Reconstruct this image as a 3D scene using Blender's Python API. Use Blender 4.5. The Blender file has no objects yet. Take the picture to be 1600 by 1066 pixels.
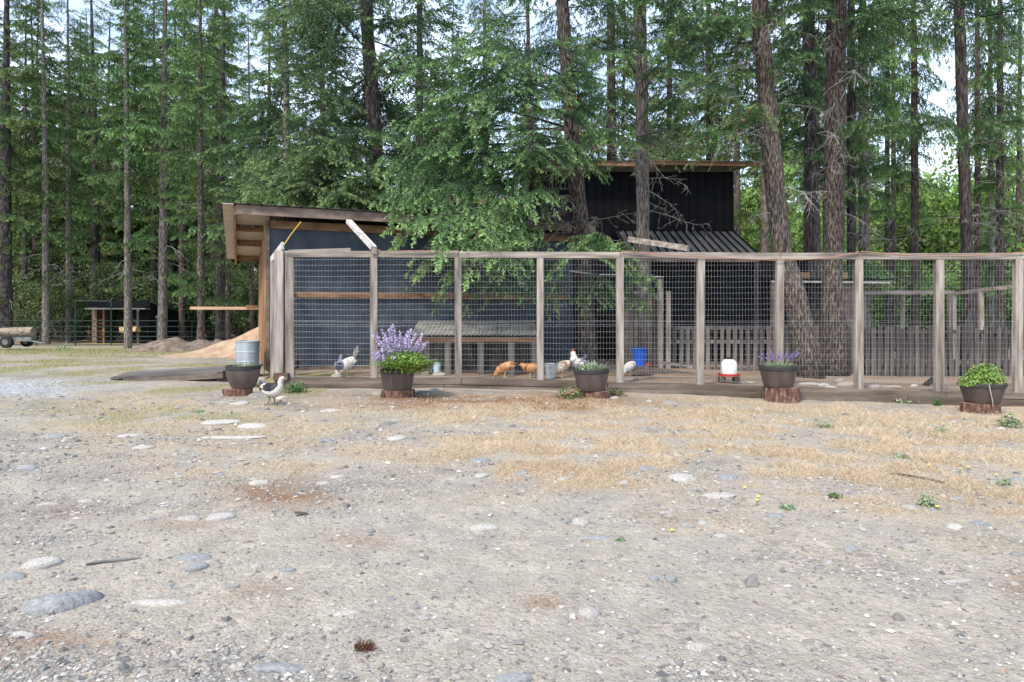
import bpy, math, random
import numpy as np
from mathutils import Vector, Matrix

R = math.radians
rnd = random.Random(7)
rng = np.random.default_rng(7)
SC = bpy.context.scene
COL = SC.collection

# ------------------------------------------------------------------ camera, sky, sun, exposure
F = 1067.0          # focal length in photo pixels
HZ = 495.0          # horizon row in the photo
CH = 1.15           # eye height
cam_d = bpy.data.cameras.new('camera')
cam = bpy.data.objects.new('camera', cam_d)
COL.objects.link(cam)
cam.location = (0, 0, CH)
cam.rotation_euler = (R(90), 0, 0)
cam_d.sensor_width = 36.0
cam_d.lens = 36.0 * F / 1600
cam_d.shift_y = -(533 - HZ) / 1600
cam_d.clip_start = 0.1
cam_d.clip_end = 3000
SC.camera = cam

SUN_EL, SUN_AZ = 52.0, 214.0      # azimuth clockwise from +Y: behind the camera, to its left
world = bpy.data.worlds.new('World')
SC.world = world
world.use_nodes = True
wn, wl = world.node_tree.nodes, world.node_tree.links
bg = wn['Background']
sky = wn.new('ShaderNodeTexSky')
sky.sky_type = 'NISHITA'
sky.sun_disc = False
sky.sun_elevation = R(SUN_EL)
sky.sun_rotation = R(SUN_AZ)
sky.air_density = 1.0
sky.dust_density = 1.4
tc = wn.new('ShaderNodeTexCoord')
mp = wn.new('ShaderNodeMapping'); mp.inputs['Scale'].default_value = (1.0, 1.0, 2.6)
nz = wn.new('ShaderNodeTexNoise'); nz.inputs['Scale'].default_value = 3.2; nz.inputs['Detail'].default_value = 7
nz.inputs['Roughness'].default_value = 0.58
rp = wn.new('ShaderNodeValToRGB'); rp.color_ramp.elements[0].position = 0.42; rp.color_ramp.elements[1].position = 0.80; rp.color_ramp.elements[0].color = (.18, .18, .18, 1); rp.color_ramp.elements[1].color = (.9, .9, .9, 1)
mx = wn.new('ShaderNodeMix'); mx.data_type = 'RGBA'
mx.inputs['B'].default_value = (8.2, 9.4, 11.4, 1)
wl.new(tc.outputs['Generated'], mp.inputs['Vector']); wl.new(mp.outputs[0], nz.inputs['Vector'])
wl.new(nz.outputs['Fac'], rp.inputs['Fac']); wl.new(rp.outputs['Color'], mx.inputs['Factor'])
wl.new(sky.outputs[0], mx.inputs['A']); wl.new(mx.outputs['Result'], bg.inputs['Color'])
bg.inputs['Strength'].default_value = 0.145

sd = bpy.data.lights.new('sun', 'SUN')
sd.energy = 2.15
sd.angle = R(6)
sd.color = (1.0, 0.92, 0.80)
sun = bpy.data.objects.new('sun', sd)
COL.objects.link(sun)
sdir = Vector((math.sin(R(SUN_AZ)) * math.cos(R(SUN_EL)), math.cos(R(SUN_AZ)) * math.cos(R(SUN_EL)), math.sin(R(SUN_EL))))
sun.rotation_euler = sdir.to_track_quat('Z', 'Y').to_euler()
sun.location = sdir * 60

SC.view_settings.view_transform = 'Standard'
SC.view_settings.look = 'None'
SC.view_settings.exposure = 1.0
SC.view_settings.gamma = 1
SC.view_settings.use_curve_mapping = False
SC.cycles.max_bounces = 6
SC.cycles.transparent_max_bounces = 4
SC.cycles.use_denoising = True

# ------------------------------------------------------------------ numeric helpers
def P(px, py, Y):
    return Vector(((px - 800) / F * Y, Y, CH - (py - HZ) / F * Y))

class VN:                                   # tiling value noise, bilinear
    def __init__(s, seed):
        s.g = np.random.default_rng(seed).random((256, 256))
    def one(s, x, y):
        xi = np.floor(x).astype(int); yi = np.floor(y).astype(int)
        fx = x - xi; fy = y - yi
        fx = fx * fx * (3 - 2 * fx); fy = fy * fy * (3 - 2 * fy)
        a = s.g[xi & 255, yi & 255]; b = s.g[(xi + 1) & 255, yi & 255]
        c = s.g[xi & 255, (yi + 1) & 255]; d = s.g[(xi + 1) & 255, (yi + 1) & 255]
        return (a * (1 - fx) + b * fx) * (1 - fy) + (c * (1 - fx) + d * fx) * fy
    def fbm(s, x, y, sc, o=4):
        v = 0; a = .5
        for i in range(o):
            v = v + a * s.one(x * sc + 17.3 * i, y * sc + 9.1 * i); sc *= 2.03; a *= .5
        return v / (1 - .5 ** o)
N1, N2, N3 = VN(3), VN(4), VN(5)

def ss(a, b, x):
    t = np.clip((np.asarray(x, float) - a) / (b - a), 0, 1)
    return t * t * (3 - 2 * t)

FRONT = 11.50       # the face of the sleepers
def ground_z(x, y):
    x = np.asarray(x, float); y = np.asarray(y, float)
    front = -.05 - .30 * ss(-1.5, 9.5, x) * ss(3.5, 10.5, y) + .05 * (1 - ss(5, 9, y))
    back = -.03 - .17 * ss(15, 32, y) - .35 * ss(34, 60, y)
    out = front * (1 - ss(11.6, 16, y)) + back * ss(11.6, 16, y)
    pen = .075 - .24 * ss(-1, 9, x) + .03 * ss(12, 15, y)
    k = ((y > FRONT + .06) * (1 - ss(16.5, 20, y))) * ss(-4.75, -4.2, x)
    z = out * (1 - k) + pen * k
    z = z + (N1.fbm(x, y, .8, 3) - .5) * .05 + (N2.fbm(x, y, 5, 3) - .5) * .018
    hill = 14 * ss(95, 190, np.hypot(x * .8, y)) * (y > 40)
    return z + hill
def gz(x, y): return float(ground_z(x, y))
def on_ground(px, py, Y0=2.0, Y1=60.0):
    lo = Y0
    Y = Y0
    while Y < Y1:
        p = P(px, py, Y)
        if p.z <= gz(p.x, p.y): break
        lo = Y; Y *= 1.01
    hi = Y
    for _ in range(14):
        m = (lo + hi) / 2; p = P(px, py, m)
        if p.z <= gz(p.x, p.y): hi = m
        else: lo = m
    return P(px, py, hi)

# ------------------------------------------------------------------ materials
MATS = {}
def _sock(nt, n, a): nt.links.new(n, a)
def mat(name, c1, c2=None, scale=5.0, rough=.8, bump=.0, stretch=(1, 1, 1), detail=5, c3=None, metallic=0,
        attr=None, trans=0.0, bscale=None, bdist=.01, lo=.3, hi=.7, spec=.3, wave=None, objrand=.0):
    if name in MATS: return MATS[name]
    m = bpy.data.materials.new(name); m.use_nodes = True
    nt = m.node_tree; n = nt.nodes
    b = n['Principled BSDF']; b.inputs['Roughness'].default_value = rough; b.inputs['Metallic'].default_value = metallic
    b.inputs['Specular IOR Level'].default_value = spec
    c2 = c2 or c1
    t = n.new('ShaderNodeTexCoord'); mpn = n.new('ShaderNodeMapping'); mpn.inputs['Scale'].default_value = stretch
    nt.links.new(t.outputs['Object'], mpn.inputs['Vector'])
    no = n.new('ShaderNodeTexNoise'); no.inputs['Scale'].default_value = scale; no.inputs['Detail'].default_value = detail
    nt.links.new(mpn.outputs[0], no.inputs['Vector'])
    r = n.new('ShaderNodeValToRGB'); e = r.color_ramp.elements
    e[0].position = lo; e[1].position = hi; e[0].color = (*c1, 1); e[1].color = (*c2, 1)
    if c3:
        k = e.new((lo + hi) / 2); k.color = (*c3, 1)
    if attr:
        a = n.new('ShaderNodeAttribute'); a.attribute_name = attr
        mth = n.new('ShaderNodeMath'); mth.operation = 'MULTIPLY_ADD'; mth.inputs[1].default_value = .35; 
        nt.links.new(no.outputs['Fac'], mth.inputs[0]); nt.links.new(a.outputs['Fac'], mth.inputs[2])
        sub = n.new('ShaderNodeMath'); sub.operation = 'SUBTRACT'; sub.inputs[1].default_value = .175
        nt.links.new(mth.outputs[0], sub.inputs[0]); nt.links.new(sub.outputs[0], r.inputs['Fac'])
    else:
        nt.links.new(no.outputs['Fac'], r.inputs['Fac'])
    col = r.outputs['Color']
    if objrand:
        oi = n.new('ShaderNodeObjectInfo'); hs = n.new('ShaderNodeHueSaturation')
        mr = n.new('ShaderNodeMapRange'); mr.inputs['To Min'].default_value = 1 - objrand; mr.inputs['To Max'].default_value = 1 + objrand
        nt.links.new(oi.outputs['Random'], mr.inputs['Value']); nt.links.new(mr.outputs[0], hs.inputs['Value'])
        mr2 = n.new('ShaderNodeMapRange'); mr2.inputs['To Min'].default_value = .5 - objrand * .06; mr2.inputs['To Max'].default_value = .5 + objrand * .06
        nt.links.new(oi.outputs['Random'], mr2.inputs['Value']); nt.links.new(mr2.outputs[0], hs.inputs['Hue'])
        nt.links.new(col, hs.inputs['Color']); col = hs.outputs['Color']
    nt.links.new(col, b.inputs['Base Color'])
    if bump:
        bn = n.new('ShaderNodeBump'); bn.inputs['Strength'].default_value = bump; bn.inputs['Distance'].default_value = bdist
        if bscale:
            n2 = n.new('ShaderNodeTexNoise'); n2.inputs['Scale'].default_value = bscale; n2.inputs['Detail'].default_value = 6
            nt.links.new(mpn.outputs[0], n2.inputs['Vector']); nt.links.new(n2.outputs['Fac'], bn.inputs['Height'])
        else:
            nt.links.new(no.outputs['Fac'], bn.inputs['Height'])
        nt.links.new(bn.outputs[0], b.inputs['Normal'])
    if trans:
        tr = n.new('ShaderNodeBsdfTranslucent'); ms = n.new('ShaderNodeMixShader'); ms.inputs[0].default_value = trans
        nt.links.new(col, tr.inputs['Color']); nt.links.new(b.outputs[0], ms.inputs[1]); nt.links.new(tr.outputs[0], ms.inputs[2])
        nt.links.new(ms.outputs[0], n['Material Output'].inputs['Surface'])
    MATS[name] = m
    return m

M_GREY = mat('weathered_grey_wood', (.12, .098, .082), (.38, .335, .29), 14, .85, .6, (1, 1, .10), c3=(.24, .207, .178), bscale=30, bdist=.004, objrand=.12)
M_GREYH = mat('weathered_grey_wood_level', (.12, .10, .084), (.38, .338, .295), 14, .85, .6, (.10, 1, 1), c3=(.25, .216, .187), bscale=30, bdist=.004, objrand=.1)
M_SLEEP = mat('old_sleeper_wood', (.06, .045, .035), (.20, .16, .13), 7, .9, .6, (.15, 1, 1), c3=(.115, .09, .072), bscale=24, bdist=.008, objrand=.15)
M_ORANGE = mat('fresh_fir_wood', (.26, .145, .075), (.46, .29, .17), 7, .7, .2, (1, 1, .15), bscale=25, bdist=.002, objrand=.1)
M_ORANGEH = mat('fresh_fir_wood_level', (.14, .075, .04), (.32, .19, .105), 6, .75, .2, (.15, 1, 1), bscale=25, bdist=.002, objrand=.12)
M_FASC = mat('brown_stained_board', (.10, .07, .055), (.26, .195, .15), 6, .8, .4, (.5, 1, 1), c3=(.17, .125, .10), bscale=25, bdist=.003)
M_DARKWOOD = mat('dark_picket_wood', (.026, .024, .023), (.15, .13, .118), 8, .9, .5, (1, 1, .12), c3=(.07, .062, .057), bscale=30, bdist=.004, objrand=.35)
M_PALEP = mat('pale_picket_wood', (.06, .052, .048), (.20, .175, .16), 8, .9, .5, (1, 1, .12), c3=(.11, .096, .088), bscale=30, bdist=.004, objrand=.3)
M_NAVY = mat('navy_painted_ply', (.026, .036, .050), (.072, .087, .108), 2.5, .6, .2, (1, 1, .5), c3=(.042, .054, .072), detail=9, bscale=40, bdist=.002)
M_BLACKM = mat('black_metal_siding', (.002, .0025, .0035), (.005, .006, .008), 2, .6, 0, spec=.12)
M_ROOFD = mat('dark_ribbed_roof_metal', (.11, .11, .11), (.19, .187, .18), 2, .5, 0, metallic=.2)
M_ROOFL = mat('pale_roof_metal', (.42, .45, .47), (.60, .62, .63), 1.5, .45, 0, metallic=.2)
M_SOFF = mat('tan_sheet_underside', (.42, .36, .30), (.55, .48, .41), 3, .5, 0, metallic=.1)
M_MOSSROOF = mat('weathered_metal_roof', (.07, .072, .065), (.16, .155, .14), 5, .7, .2)
M_CORR = mat('dull_corrugated_sheet', (.14, .135, .12), (.26, .25, .225), 4, .8, .2)
M_WIRE = mat('galvanised_wire', (.25, .26, .27), (.40, .41, .42), 8, .5, 0, metallic=.3)
M_GALV = mat('galvanised_steel', (.30, .34, .38), (.55, .60, .63), 6, .38, .1, (1, 1, .3), metallic=.55)
M_WHITEP = mat('white_painted_board', (.34, .32, .29), (.62, .60, .57), 8, .7, .2, (1, 1, 1))
M_POT = mat('brown_plastic_pot', (.06, .046, .040), (.12, .093, .082), 6, .55, .2, (1, 1, .2))
M_POTRIM = mat('dark_pot_rim', (.025, .024, .025), (.045, .042, .042), 6, .6)
M_SOIL = mat('potting_soil', (.03, .02, .014), (.09, .06, .04), 30, 1, .8, bdist=.02)
M_STUMP = mat('stump_bark', (.035, .024, .02), (.24, .17, .14), 22, .95, 1, (1, 1, .3), c3=(.13, .065, .045), bdist=.03)
M_CUT = mat('cut_wood_face', (.20, .11, .07), (.36, .24, .16), 8, .9, .2)
M_BARK = mat('fir_bark', (.022, .017, .014), (.235, .195, .16), 34, .95, 1.0, (1, 1, .22), c3=(.085, .067, .056), lo=.36, hi=.68, bdist=.05, objrand=.15)
M_BARKL = mat('pale_lichen_bark', (.05, .04, .034), (.34, .30, .26), 30, .95, 1.0, (1, 1, .2), c3=(.16, .138, .122), lo=.34, hi=.7, bdist=.04, objrand=.15)
M_BARKD = mat('dark_bark', (.018, .015, .015), (.13, .108, .10), 22, .95, 1.0, (1, 1, .2), c3=(.055, .045, .042), lo=.36, hi=.68, bdist=.05, objrand=.15)
M_TWIG = mat('dead_grey_twig', (.22, .20, .18), (.40, .37, .33), 10, .9)
M_CONE = mat('young_cones', (.14, .06, .035), (.30, .15, .09), 20, .8)
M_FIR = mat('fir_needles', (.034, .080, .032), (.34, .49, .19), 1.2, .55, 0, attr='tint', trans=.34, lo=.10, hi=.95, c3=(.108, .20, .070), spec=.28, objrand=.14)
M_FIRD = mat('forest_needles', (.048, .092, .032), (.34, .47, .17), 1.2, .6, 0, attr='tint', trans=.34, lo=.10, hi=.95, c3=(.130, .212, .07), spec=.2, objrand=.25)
M_BROAD = mat('bright_broad_leaves', (.06, .14, .03), (.40, .54, .14), 1.0, .6, 0, attr='tint', trans=.35, lo=.1, hi=.95, c3=(.20, .34, .085), objrand=.25)
M_SHRUB = mat('dull_shrub_leaves', (.04, .07, .022), (.24, .30, .12), 1.0, .6, 0, attr='tint', trans=.3, lo=.1, hi=.95, c3=(.11, .16, .055), objrand=.25)
M_STONES = [mat('pale_stone', (.29, .272, .248), (.52, .49, .45), 5, .9, .6, bscale=14, bdist=.02, objrand=.1),
            mat('blue_grey_stone', (.17, .175, .18), (.36, .362, .36), 5, .9, .6, bscale=14, bdist=.02, objrand=.12),
            mat('tan_stone', (.24, .21, .175), (.42, .375, .32), 7, .9, .6, bscale=14, bdist=.02, objrand=.12),
            mat('dark_stone', (.12, .115, .11), (.24, .23, .21), 9, .85, .3, bscale=30, bdist=.01, objrand=.12)]
M_GREENPIPE = mat('dark_green_pipe', (.008, .022, .022), (.018, .040, .038), 4, .5, 0)
M_CORD = mat('orange_cord', (.34, .18, .12), None, 4, .6)
M_CORDY = mat('yellow_cord', (.55, .36, .05), None, 4, .6)
M_BLACKCORD = mat('black_cable', (.012, .012, .013), None, 4, .6)
M_SAND = mat('sawdust', (.30, .20, .13), (.48, .345, .235), 3, 1, .9, bscale=20, bdist=.05)
M_DIRT = mat('dirt_pile_soil', (.09, .065, .05), (.24, .19, .15), 5, 1, 1, bscale=12, bdist=.08)
M_STEEL = mat('dull_steel', (.12, .12, .12), (.25, .25, .25), 6, .5, metallic=.5)
M_RUBBER = mat('rubber', (.012, .012, .013), (.03, .03, .03), 8, .8)

# ------------------------------------------------------------------ object helpers
class MB:
    def __init__(s): s.v = []; s.f = []; s.n = 0
    def add(s, v, f):
        s.v.extend([tuple(p) for p in v]); s.f.extend([tuple(i + s.n for i in q) for q in f]); s.n = len(s.v); return s
    def box(s, c, d, rz=0, jit=0, tilt=0, tiltx=0):
        M = Matrix.Rotation(rz, 4, 'Z') @ Matrix.Rotation(tilt, 4, 'Y') @ Matrix.Rotation(tiltx, 4, 'X')
        vs = []
        for z in (-.5, .5):
            for x, y in ((-.5, -.5), (.5, -.5), (.5, .5), (-.5, .5)):
                p = Vector((x * d[0] + rnd.uniform(-jit, jit), y * d[1] + rnd.uniform(-jit, jit), z * d[2] + rnd.uniform(-jit, jit)))
                vs.append(M @ p + Vector(c))
        return s.add(vs, [(3, 2, 1, 0), (4, 5, 6, 7), (0, 1, 5, 4), (1, 2, 6, 5), (2, 3, 7, 6), (3, 0, 4, 7)])
    def bar(s, a, b, w, h, up=(0, 0, 1), jit=0):
        a = Vector(a); b = Vector(b); d = (b - a).normalized(); u = Vector(up)
        sd_ = d.cross(u)
        if sd_.length < 1e-4: sd_ = d.cross(Vector((0, 1, 0)))
        sd_.normalize(); up_ = sd_.cross(d)
        vs = []
        for q in (a, b):
            for i, j in ((-1, -1), (1, -1), (1, 1), (-1, 1)):
                vs.append(q + sd_ * (i * w / 2 + rnd.uniform(-jit, jit)) + up_ * (j * h / 2 + rnd.uniform(-jit, jit)))
        return s.add(vs, [(0, 1, 2, 3), (7, 6, 5, 4), (0, 4, 5, 1), (1, 5, 6, 2), (2, 6, 7, 3), (3, 7, 4, 0)])
    def tube(s, pts, rad, k=8, cap=True, noise=0):
        pts = [Vector(p) for p in pts]
        if not hasattr(rad, '__len__'): rad = [rad] * len(pts)
        vs = []; fs = []
        d0 = (pts[1] - pts[0]).normalized()
        a = d0.orthogonal().normalized()
        for i, p in enumerate(pts):
            d = (pts[min(i + 1, len(pts) - 1)] - pts[max(i - 1, 0)]).normalized()
            a = (a - d * a.dot(d)).normalized(); b = d.cross(a)
            for j in range(k):
                t = 2 * math.pi * j / k
                r = rad[i] * (1 + rnd.uniform(-noise, noise))
                vs.append(p + a * math.cos(t) * r + b * math.sin(t) * r)
        for i in range(len(pts) - 1):
            for j in range(k):
                fs.append((i * k + j, i * k + (j + 1) % k, (i + 1) * k + (j + 1) % k, (i + 1) * k + j))
        if cap:
            fs.append(tuple(range(k - 1, -1, -1))); fs.append(tuple((len(pts) - 1) * k + j for j in range(k)))
        return s.add(vs, fs)
    def lathe(s, prof, k=24, c=(0, 0, 0), squash=1.0, noise=0, capb=True, capt=False):
        vs = []; fs = []
        for r, z in prof:
            for j in range(k):
                t = 2 * math.pi * j / k
                rr = r * (1 + rnd.uniform(-noise, noise))
                vs.append((c[0] + rr * math.cos(t), c[1] + rr * math.sin(t) * squash, c[2] + z))
        for i in range(len(prof) - 1):
            for j in range(k):
                fs.append((i * k + j, i * k + (j + 1) % k, (i + 1) * k + (j + 1) % k, (i + 1) * k + j))
        if capb: fs.append(tuple(range(k - 1, -1, -1)))
        if capt: fs.append(tuple((len(prof) - 1) * k + j for j in range(k)))
        return s.add(vs, fs)
    def rib_sheet(s, o, u, v, spacing=.2, h=.02, th=.004, wave=False, nseg=1):
        """sheet spanned by u and v from o, ribs running along v"""
        o = Vector(o); u = Vector(u); v = Vector(v); n = u.cross(v).normalized(); L = u.length; cnt = max(1, int(L / spacing))
        prof = []
        for i in range(cnt):
            t0 = i / cnt; dt = 1 / cnt
            if wave:
                for q in range(4): prof.append((t0 + dt * q / 4, h * (.5 - .5 * math.cos(q * math.pi / 2))))
            else:
                prof += [(t0, 0), (t0 + dt * .78, 0), (t0 + dt * .84, h), (t0 + dt * .94, h)]
        prof.append((1, 0))
        k = len(prof); vs = []
        for off in (0, -th):
            for q in range(nseg + 1):
                for t, z in prof: vs.append(o + u * t + v * (q / nseg) + n * (z + off))
        fs = []
        def idx(side, q, i): return side * (nseg + 1) * k + q * k + i
        for q in range(nseg):
            for i in range(k - 1):
                fs.append((idx(0, q, i), idx(0, q, i + 1), idx(0, q + 1, i + 1), idx(0, q + 1, i)))
                fs.append((idx(1, q + 1, i), idx(1, q + 1, i + 1), idx(1, q, i + 1), idx(1, q, i)))
        for i in range(k - 1):
            fs.append((idx(1, 0, i), idx(1, 0, i + 1), idx(0, 0, i + 1), idx(0, 0, i)))
            fs.append((idx(0, nseg, i), idx(0, nseg, i + 1), idx(1, nseg, i + 1), idx(1, nseg, i)))
        return s.add(vs, fs)
    def mesh(s, name, m, off=(0, 0, 0), smooth=False):
        me = bpy.data.meshes.new(name)
        o = Vector(off)
        me.from_pydata([(p[0] - o.x, p[1] - o.y, p[2] - o.z) for p in s.v], [], s.f)
        for mm in (m if isinstance(m, (list, tuple)) else [m]): me.materials.append(mm)
        if smooth: me.polygons.foreach_set('use_smooth', [True] * len(me.polygons))
        me.update()
        return me
    def build(s, name, m, parent=None, smooth=False, local=False, label=None, kind=None):
        off = (0, 0, 0)
        if parent is not None and not local: off = world_loc(parent)
        me = s.mesh(name, m, off, smooth)
        return link(name, me, parent, label=label, kind=kind)

def world_loc(o):
    l = Vector(o.location)
    while o.parent: o = o.parent; l += Vector(o.location)
    return l
def link(name, data, parent=None, loc=(0, 0, 0), label=None, kind=None):
    ob = bpy.data.objects.new(name, data); COL.objects.link(ob); ob.location = loc
    if parent is not None: ob.parent = parent
    if label: ob['label'] = label
    if kind: ob['kind'] = kind
    return ob
def thing(name, label, cat, loc=(0, 0, 0), rz=0, group=None):
    o = link(name, None, None, loc); o.rotation_euler = (0, 0, rz)
    return tag(o, label, cat, group)
def tag(o, label, cat, group=None, kind=None):
    o['label'] = label
    if cat: o['category'] = cat
    if group: o['group'] = group
    if kind: o['kind'] = kind
    return o
def struct(o): o['kind'] = 'structure'; return o

def tri_mesh(name, tris, tint, m, smooth=False):
    """tris (N,3,3) array, tint (N,) array"""
    n = len(tris)
    me = bpy.data.meshes.new(name)
    me.vertices.add(n * 3); me.vertices.foreach_set('co', np.ascontiguousarray(tris, dtype=np.float32).ravel())
    me.loops.add(n * 3); me.loops.foreach_set('vertex_index', np.arange(n * 3, dtype=np.int32))
    me.polygons.add(n); me.polygons.foreach_set('loop_start', np.arange(0, n * 3, 3, dtype=np.int32))
    me.polygons.foreach_set('loop_total', np.full(n, 3, dtype=np.int32))
    a = me.attributes.new('tint', 'FLOAT', 'POINT'); a.data.foreach_set('value', np.repeat(np.asarray(tint, np.float32), 3))
    me.materials.append(m)
    me.update(); me.validate()
    return me

# ------------------------------------------------------------------ ground
def straw_mask(x, y):
    """where dead straw grass stands, from how the yard looks"""
    yy = np.maximum(y, .5)
    px = 800 + F * x / yy; py = HZ + F * (CH - ground_z(x, y)) / yy
    n = N1.fbm(x, y, .7, 4) - .5; n2 = N3.fbm(x, y, 2.6, 3) - .5
    low = 780 + 60 * ss(900, 1100, px) + 70 * ss(1250, 1600, px) - 20 * ss(500, 100, px)
    lowhard = 745 + 20 * ss(1000, 1200, px)
    edge = py + n * 150 + n2 * 60
    d = (1 - ss(lowhard - 40, low + 20, edge)) * ss(40, 300, px + n * 300 + (740 - py) * 1.2)
    d = d * ss(604 + 6 * ss(1000, 1600, px), 626 + 6 * ss(1000, 1600, px), py + n2 * 24)
    thick = ss(560, 800, px + n * 200) * ss(618, 640, py)
    d = d * (.5 + .5 * thick)
    d = d * (.14 + .86 * ss(.36, .60, .6 * N2.fbm(x, y, 3.2, 3) + .4 * N3.fbm(x, y, 1.0, 3)))
    return np.clip(np.where(y < 1.5, 0, d), 0, 1)
def blob(px, py, cx, cy, w, h): return np.exp(-(((px - cx) / w) ** 2 + ((py - cy) / h) ** 2) * 1.2)
def masks(x, y):
    yy = np.maximum(y, .5)
    px = 800 + F * x / yy; py = HZ + F * (CH - ground_z(x, y)) / yy
    n = (N2.fbm(x, y, 2.2, 4) - .5)
    pyn = py + n * 30; pxn = px + n * 120
    lit = 1.0 * blob(pxn, pyn, 440, 774, 75, 20) + 1.2 * blob(pxn, pyn, 780, 628, 260, 13) + .35 * blob(pxn, pyn, 290, 818, 60, 10)
    lit += .6 * blob(pxn, pyn, 860, 945, 30, 12) + .45 * blob(pxn, pyn, 570, 848, 40, 12) + .5 * blob(pxn, pyn, 75, 1000, 90, 18) + .4 * blob(pxn, pyn, 20, 1030, 50, 20)
    lit += .5 * blob(pxn, pyn, 1580, 905, 40, 25) + .35 * blob(pxn, pyn, 90, 800, 70, 12) + .3 * blob(pxn, pyn, 430, 930, 60, 20)
    lit = np.clip(lit * (.6 + .9 * N3.fbm(x, y, 6, 3)), 0, 1) * (y > 1.2)
    pen = (y > FRONT + .05) * (y < 24) * (x > -4.6)
    lit = np.maximum(lit, pen * (.45 + .5 * (N3.fbm(x, y, 1.4, 3) - .2)))
    lit = np.maximum(lit, ss(30, 36, y + n * 6) * .8)
    blue = np.clip(blob(pxn, pyn, 40, 606, 110, 13) * 1.3, 0, 1) * (y > 5)
    green = .75 * ss(.42, .62, N1.fbm(x, y, .9, 4)) * ss(9.5, 11.5, y) * (1 - ss(33, 38, y)) * (x < -3)
    green = np.maximum(green, .9 * blob(px, py + n * 8, 120, 549, 400, 6) * (x < -3) * (y > 15))
    green = np.maximum(green, .6 * blob(px, py + n * 40, 260, 650, 230, 22) * ss(.40, .6, N3.fbm(x, y, 1.7, 3)))
    return lit, blue, np.clip(green, 0, 1)

def axis(segs):
    out = []
    for a, b, n in segs: out += list(np.linspace(a, b, n, endpoint=False))
    return np.array(out + [segs[-1][1]])
xs = axis([(-900, -120, 12), (-120, -40, 24), (-40, -14, 60), (-14, -4.8, 110), (-4.8, 10, 230), (10, 16, 60), (16, 40, 60), (40, 120, 24), (120, 900, 12)])
ys = axis([(-200, -10, 14), (-10, 1.5, 30), (1.5, 6, 120), (6, FRONT + .03, 110), (FRONT + .03, FRONT + .09, 2), (FRONT + .09, 20, 90), (20, 50, 70), (50, 120, 30), (120, 900, 24)])
GX, GY = np.meshgrid(xs, ys)
GZ = ground_z(GX, GY)
nx, ny = len(xs), len(ys)
me = bpy.data.meshes.new('ground')
me.vertices.add(nx * ny); me.vertices.foreach_set('co', np.stack([GX, GY, GZ], -1).astype(np.float32).ravel())
ii = (np.arange(ny - 1)[:, None] * nx + np.arange(nx - 1)[None]).ravel()
quads = np.stack([ii, ii + 1, ii + nx + 1, ii + nx], 1).astype(np.int32)
me.loops.add(quads.size); me.loops.foreach_set('vertex_index', quads.ravel())
me.polygons.add(len(quads)); me.polygons.foreach_set('loop_start', np.arange(0, quads.size, 4, dtype=np.int32))
me.polygons.foreach_set('loop_total', np.full(len(quads), 4, dtype=np.int32))
me.polygons.foreach_set('use_smooth', np.ones(len(quads), bool))
ml, mb_, mg = masks(GX, GY); mst = straw_mask(GX, GY)
def sandy(x, y): return 1 - ss(.40, .60, .42 * N3.fbm(x * .55, y, 1.3, 4) + .25 * N1.fbm(x, y, 3.1, 3) + .33 * N2.fbm(x * .12 + 3, y * 1.25 + x * .17, 1.6, 3))
for nm_, ar in (('sand', sandy(GX, GY)), ('straw', mst), ('litter', ml), ('bluegravel', mb_), ('green', mg)):
    a = me.attributes.new(nm_, 'FLOAT', 'POINT'); a.data.foreach_set('value', ar.astype(np.float32).ravel())
me.update(); me.validate()

gm = bpy.data.materials.new('yard_ground'); gm.use_nodes = True
nt = gm.node_tree; n = nt.nodes; L = nt.links
bs = n['Principled BSDF']; bs.inputs['Roughness'].default_value = .95; bs.inputs['Specular IOR Level'].default_value = .15
t = n.new('ShaderNodeTexCoord')
def noise(sc, det=5, rough=.55):
    q = n.new('ShaderNodeTexNoise'); q.inputs['Scale'].default_value = sc; q.inputs['Detail'].default_value = det; q.inputs['Roughness'].default_value = rough
    L.new(t.outputs['Object'], q.inputs['Vector']); return q
def ramp(src, stops):
    q = n.new('ShaderNodeValToRGB'); e = q.color_ramp.elements
    while len(e) < len(stops): e.new(.5)
    for el, (p_, c_) in zip(e, stops): el.position = p_; el.color = (*c_, 1)
    L.new(src, q.inputs['Fac']); return q
def mixc(f, a, b, mode='MIX'):
    q = n.new('ShaderNodeMix'); q.data_type = 'RGBA'; q.blend_type = mode
    if isinstance(f, float): q.inputs['Factor'].default_value = f
    else: L.new(f, q.inputs['Factor'])
    L.new(a, q.inputs['A']); L.new(b, q.inputs['B']); return q.outputs['Result']
def math_(op, a, b):
    q = n.new('ShaderNodeMath'); q.operation = op
    for i, s_ in enumerate((a, b)):
        if isinstance(s_, (int, float)): q.inputs[i].default_value = s_
        else: L.new(s_, q.inputs[i])
    return q.outputs[0]
def attr(nm_):
    q = n.new('ShaderNodeAttribute'); q.attribute_name = nm_; return q.outputs['Fac']
big = noise(.9, 6, .6); mid = noise(5, 6, .65); fine = noise(55, 5, .7)
base = ramp(big.outputs['Fac'], [(.30, (.25, .242, .23)), (.48, (.32, .303, .28)), (.60, (.39, .35, .30)), (.75, (.34, .32, .293))]).outputs[0]
base = mixc(.8, base, ramp(mid.outputs['Fac'], [(.30, (.60, .61, .62)), (.5, (.92, .92, .92)), (.68, (1.16, 1.12, 1.07))]).outputs[0], 'MULTIPLY')
vor = n.new('ShaderNodeTexVoronoi'); vor.inputs['Scale'].default_value = 70; L.new(t.outputs['Object'], vor.inputs['Vector'])
vor2 = n.new('ShaderNodeTexVoronoi'); vor2.inputs['Scale'].default_value = 28; L.new(t.outputs['Object'], vor2.inputs['Vector'])
sepc = n.new('ShaderNodeSeparateColor'); L.new(vor.outputs['Color'], sepc.inputs[0])
sepc2 = n.new('ShaderNodeSeparateColor'); L.new(vor2.outputs['Color'], sepc2.inputs[0])
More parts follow.
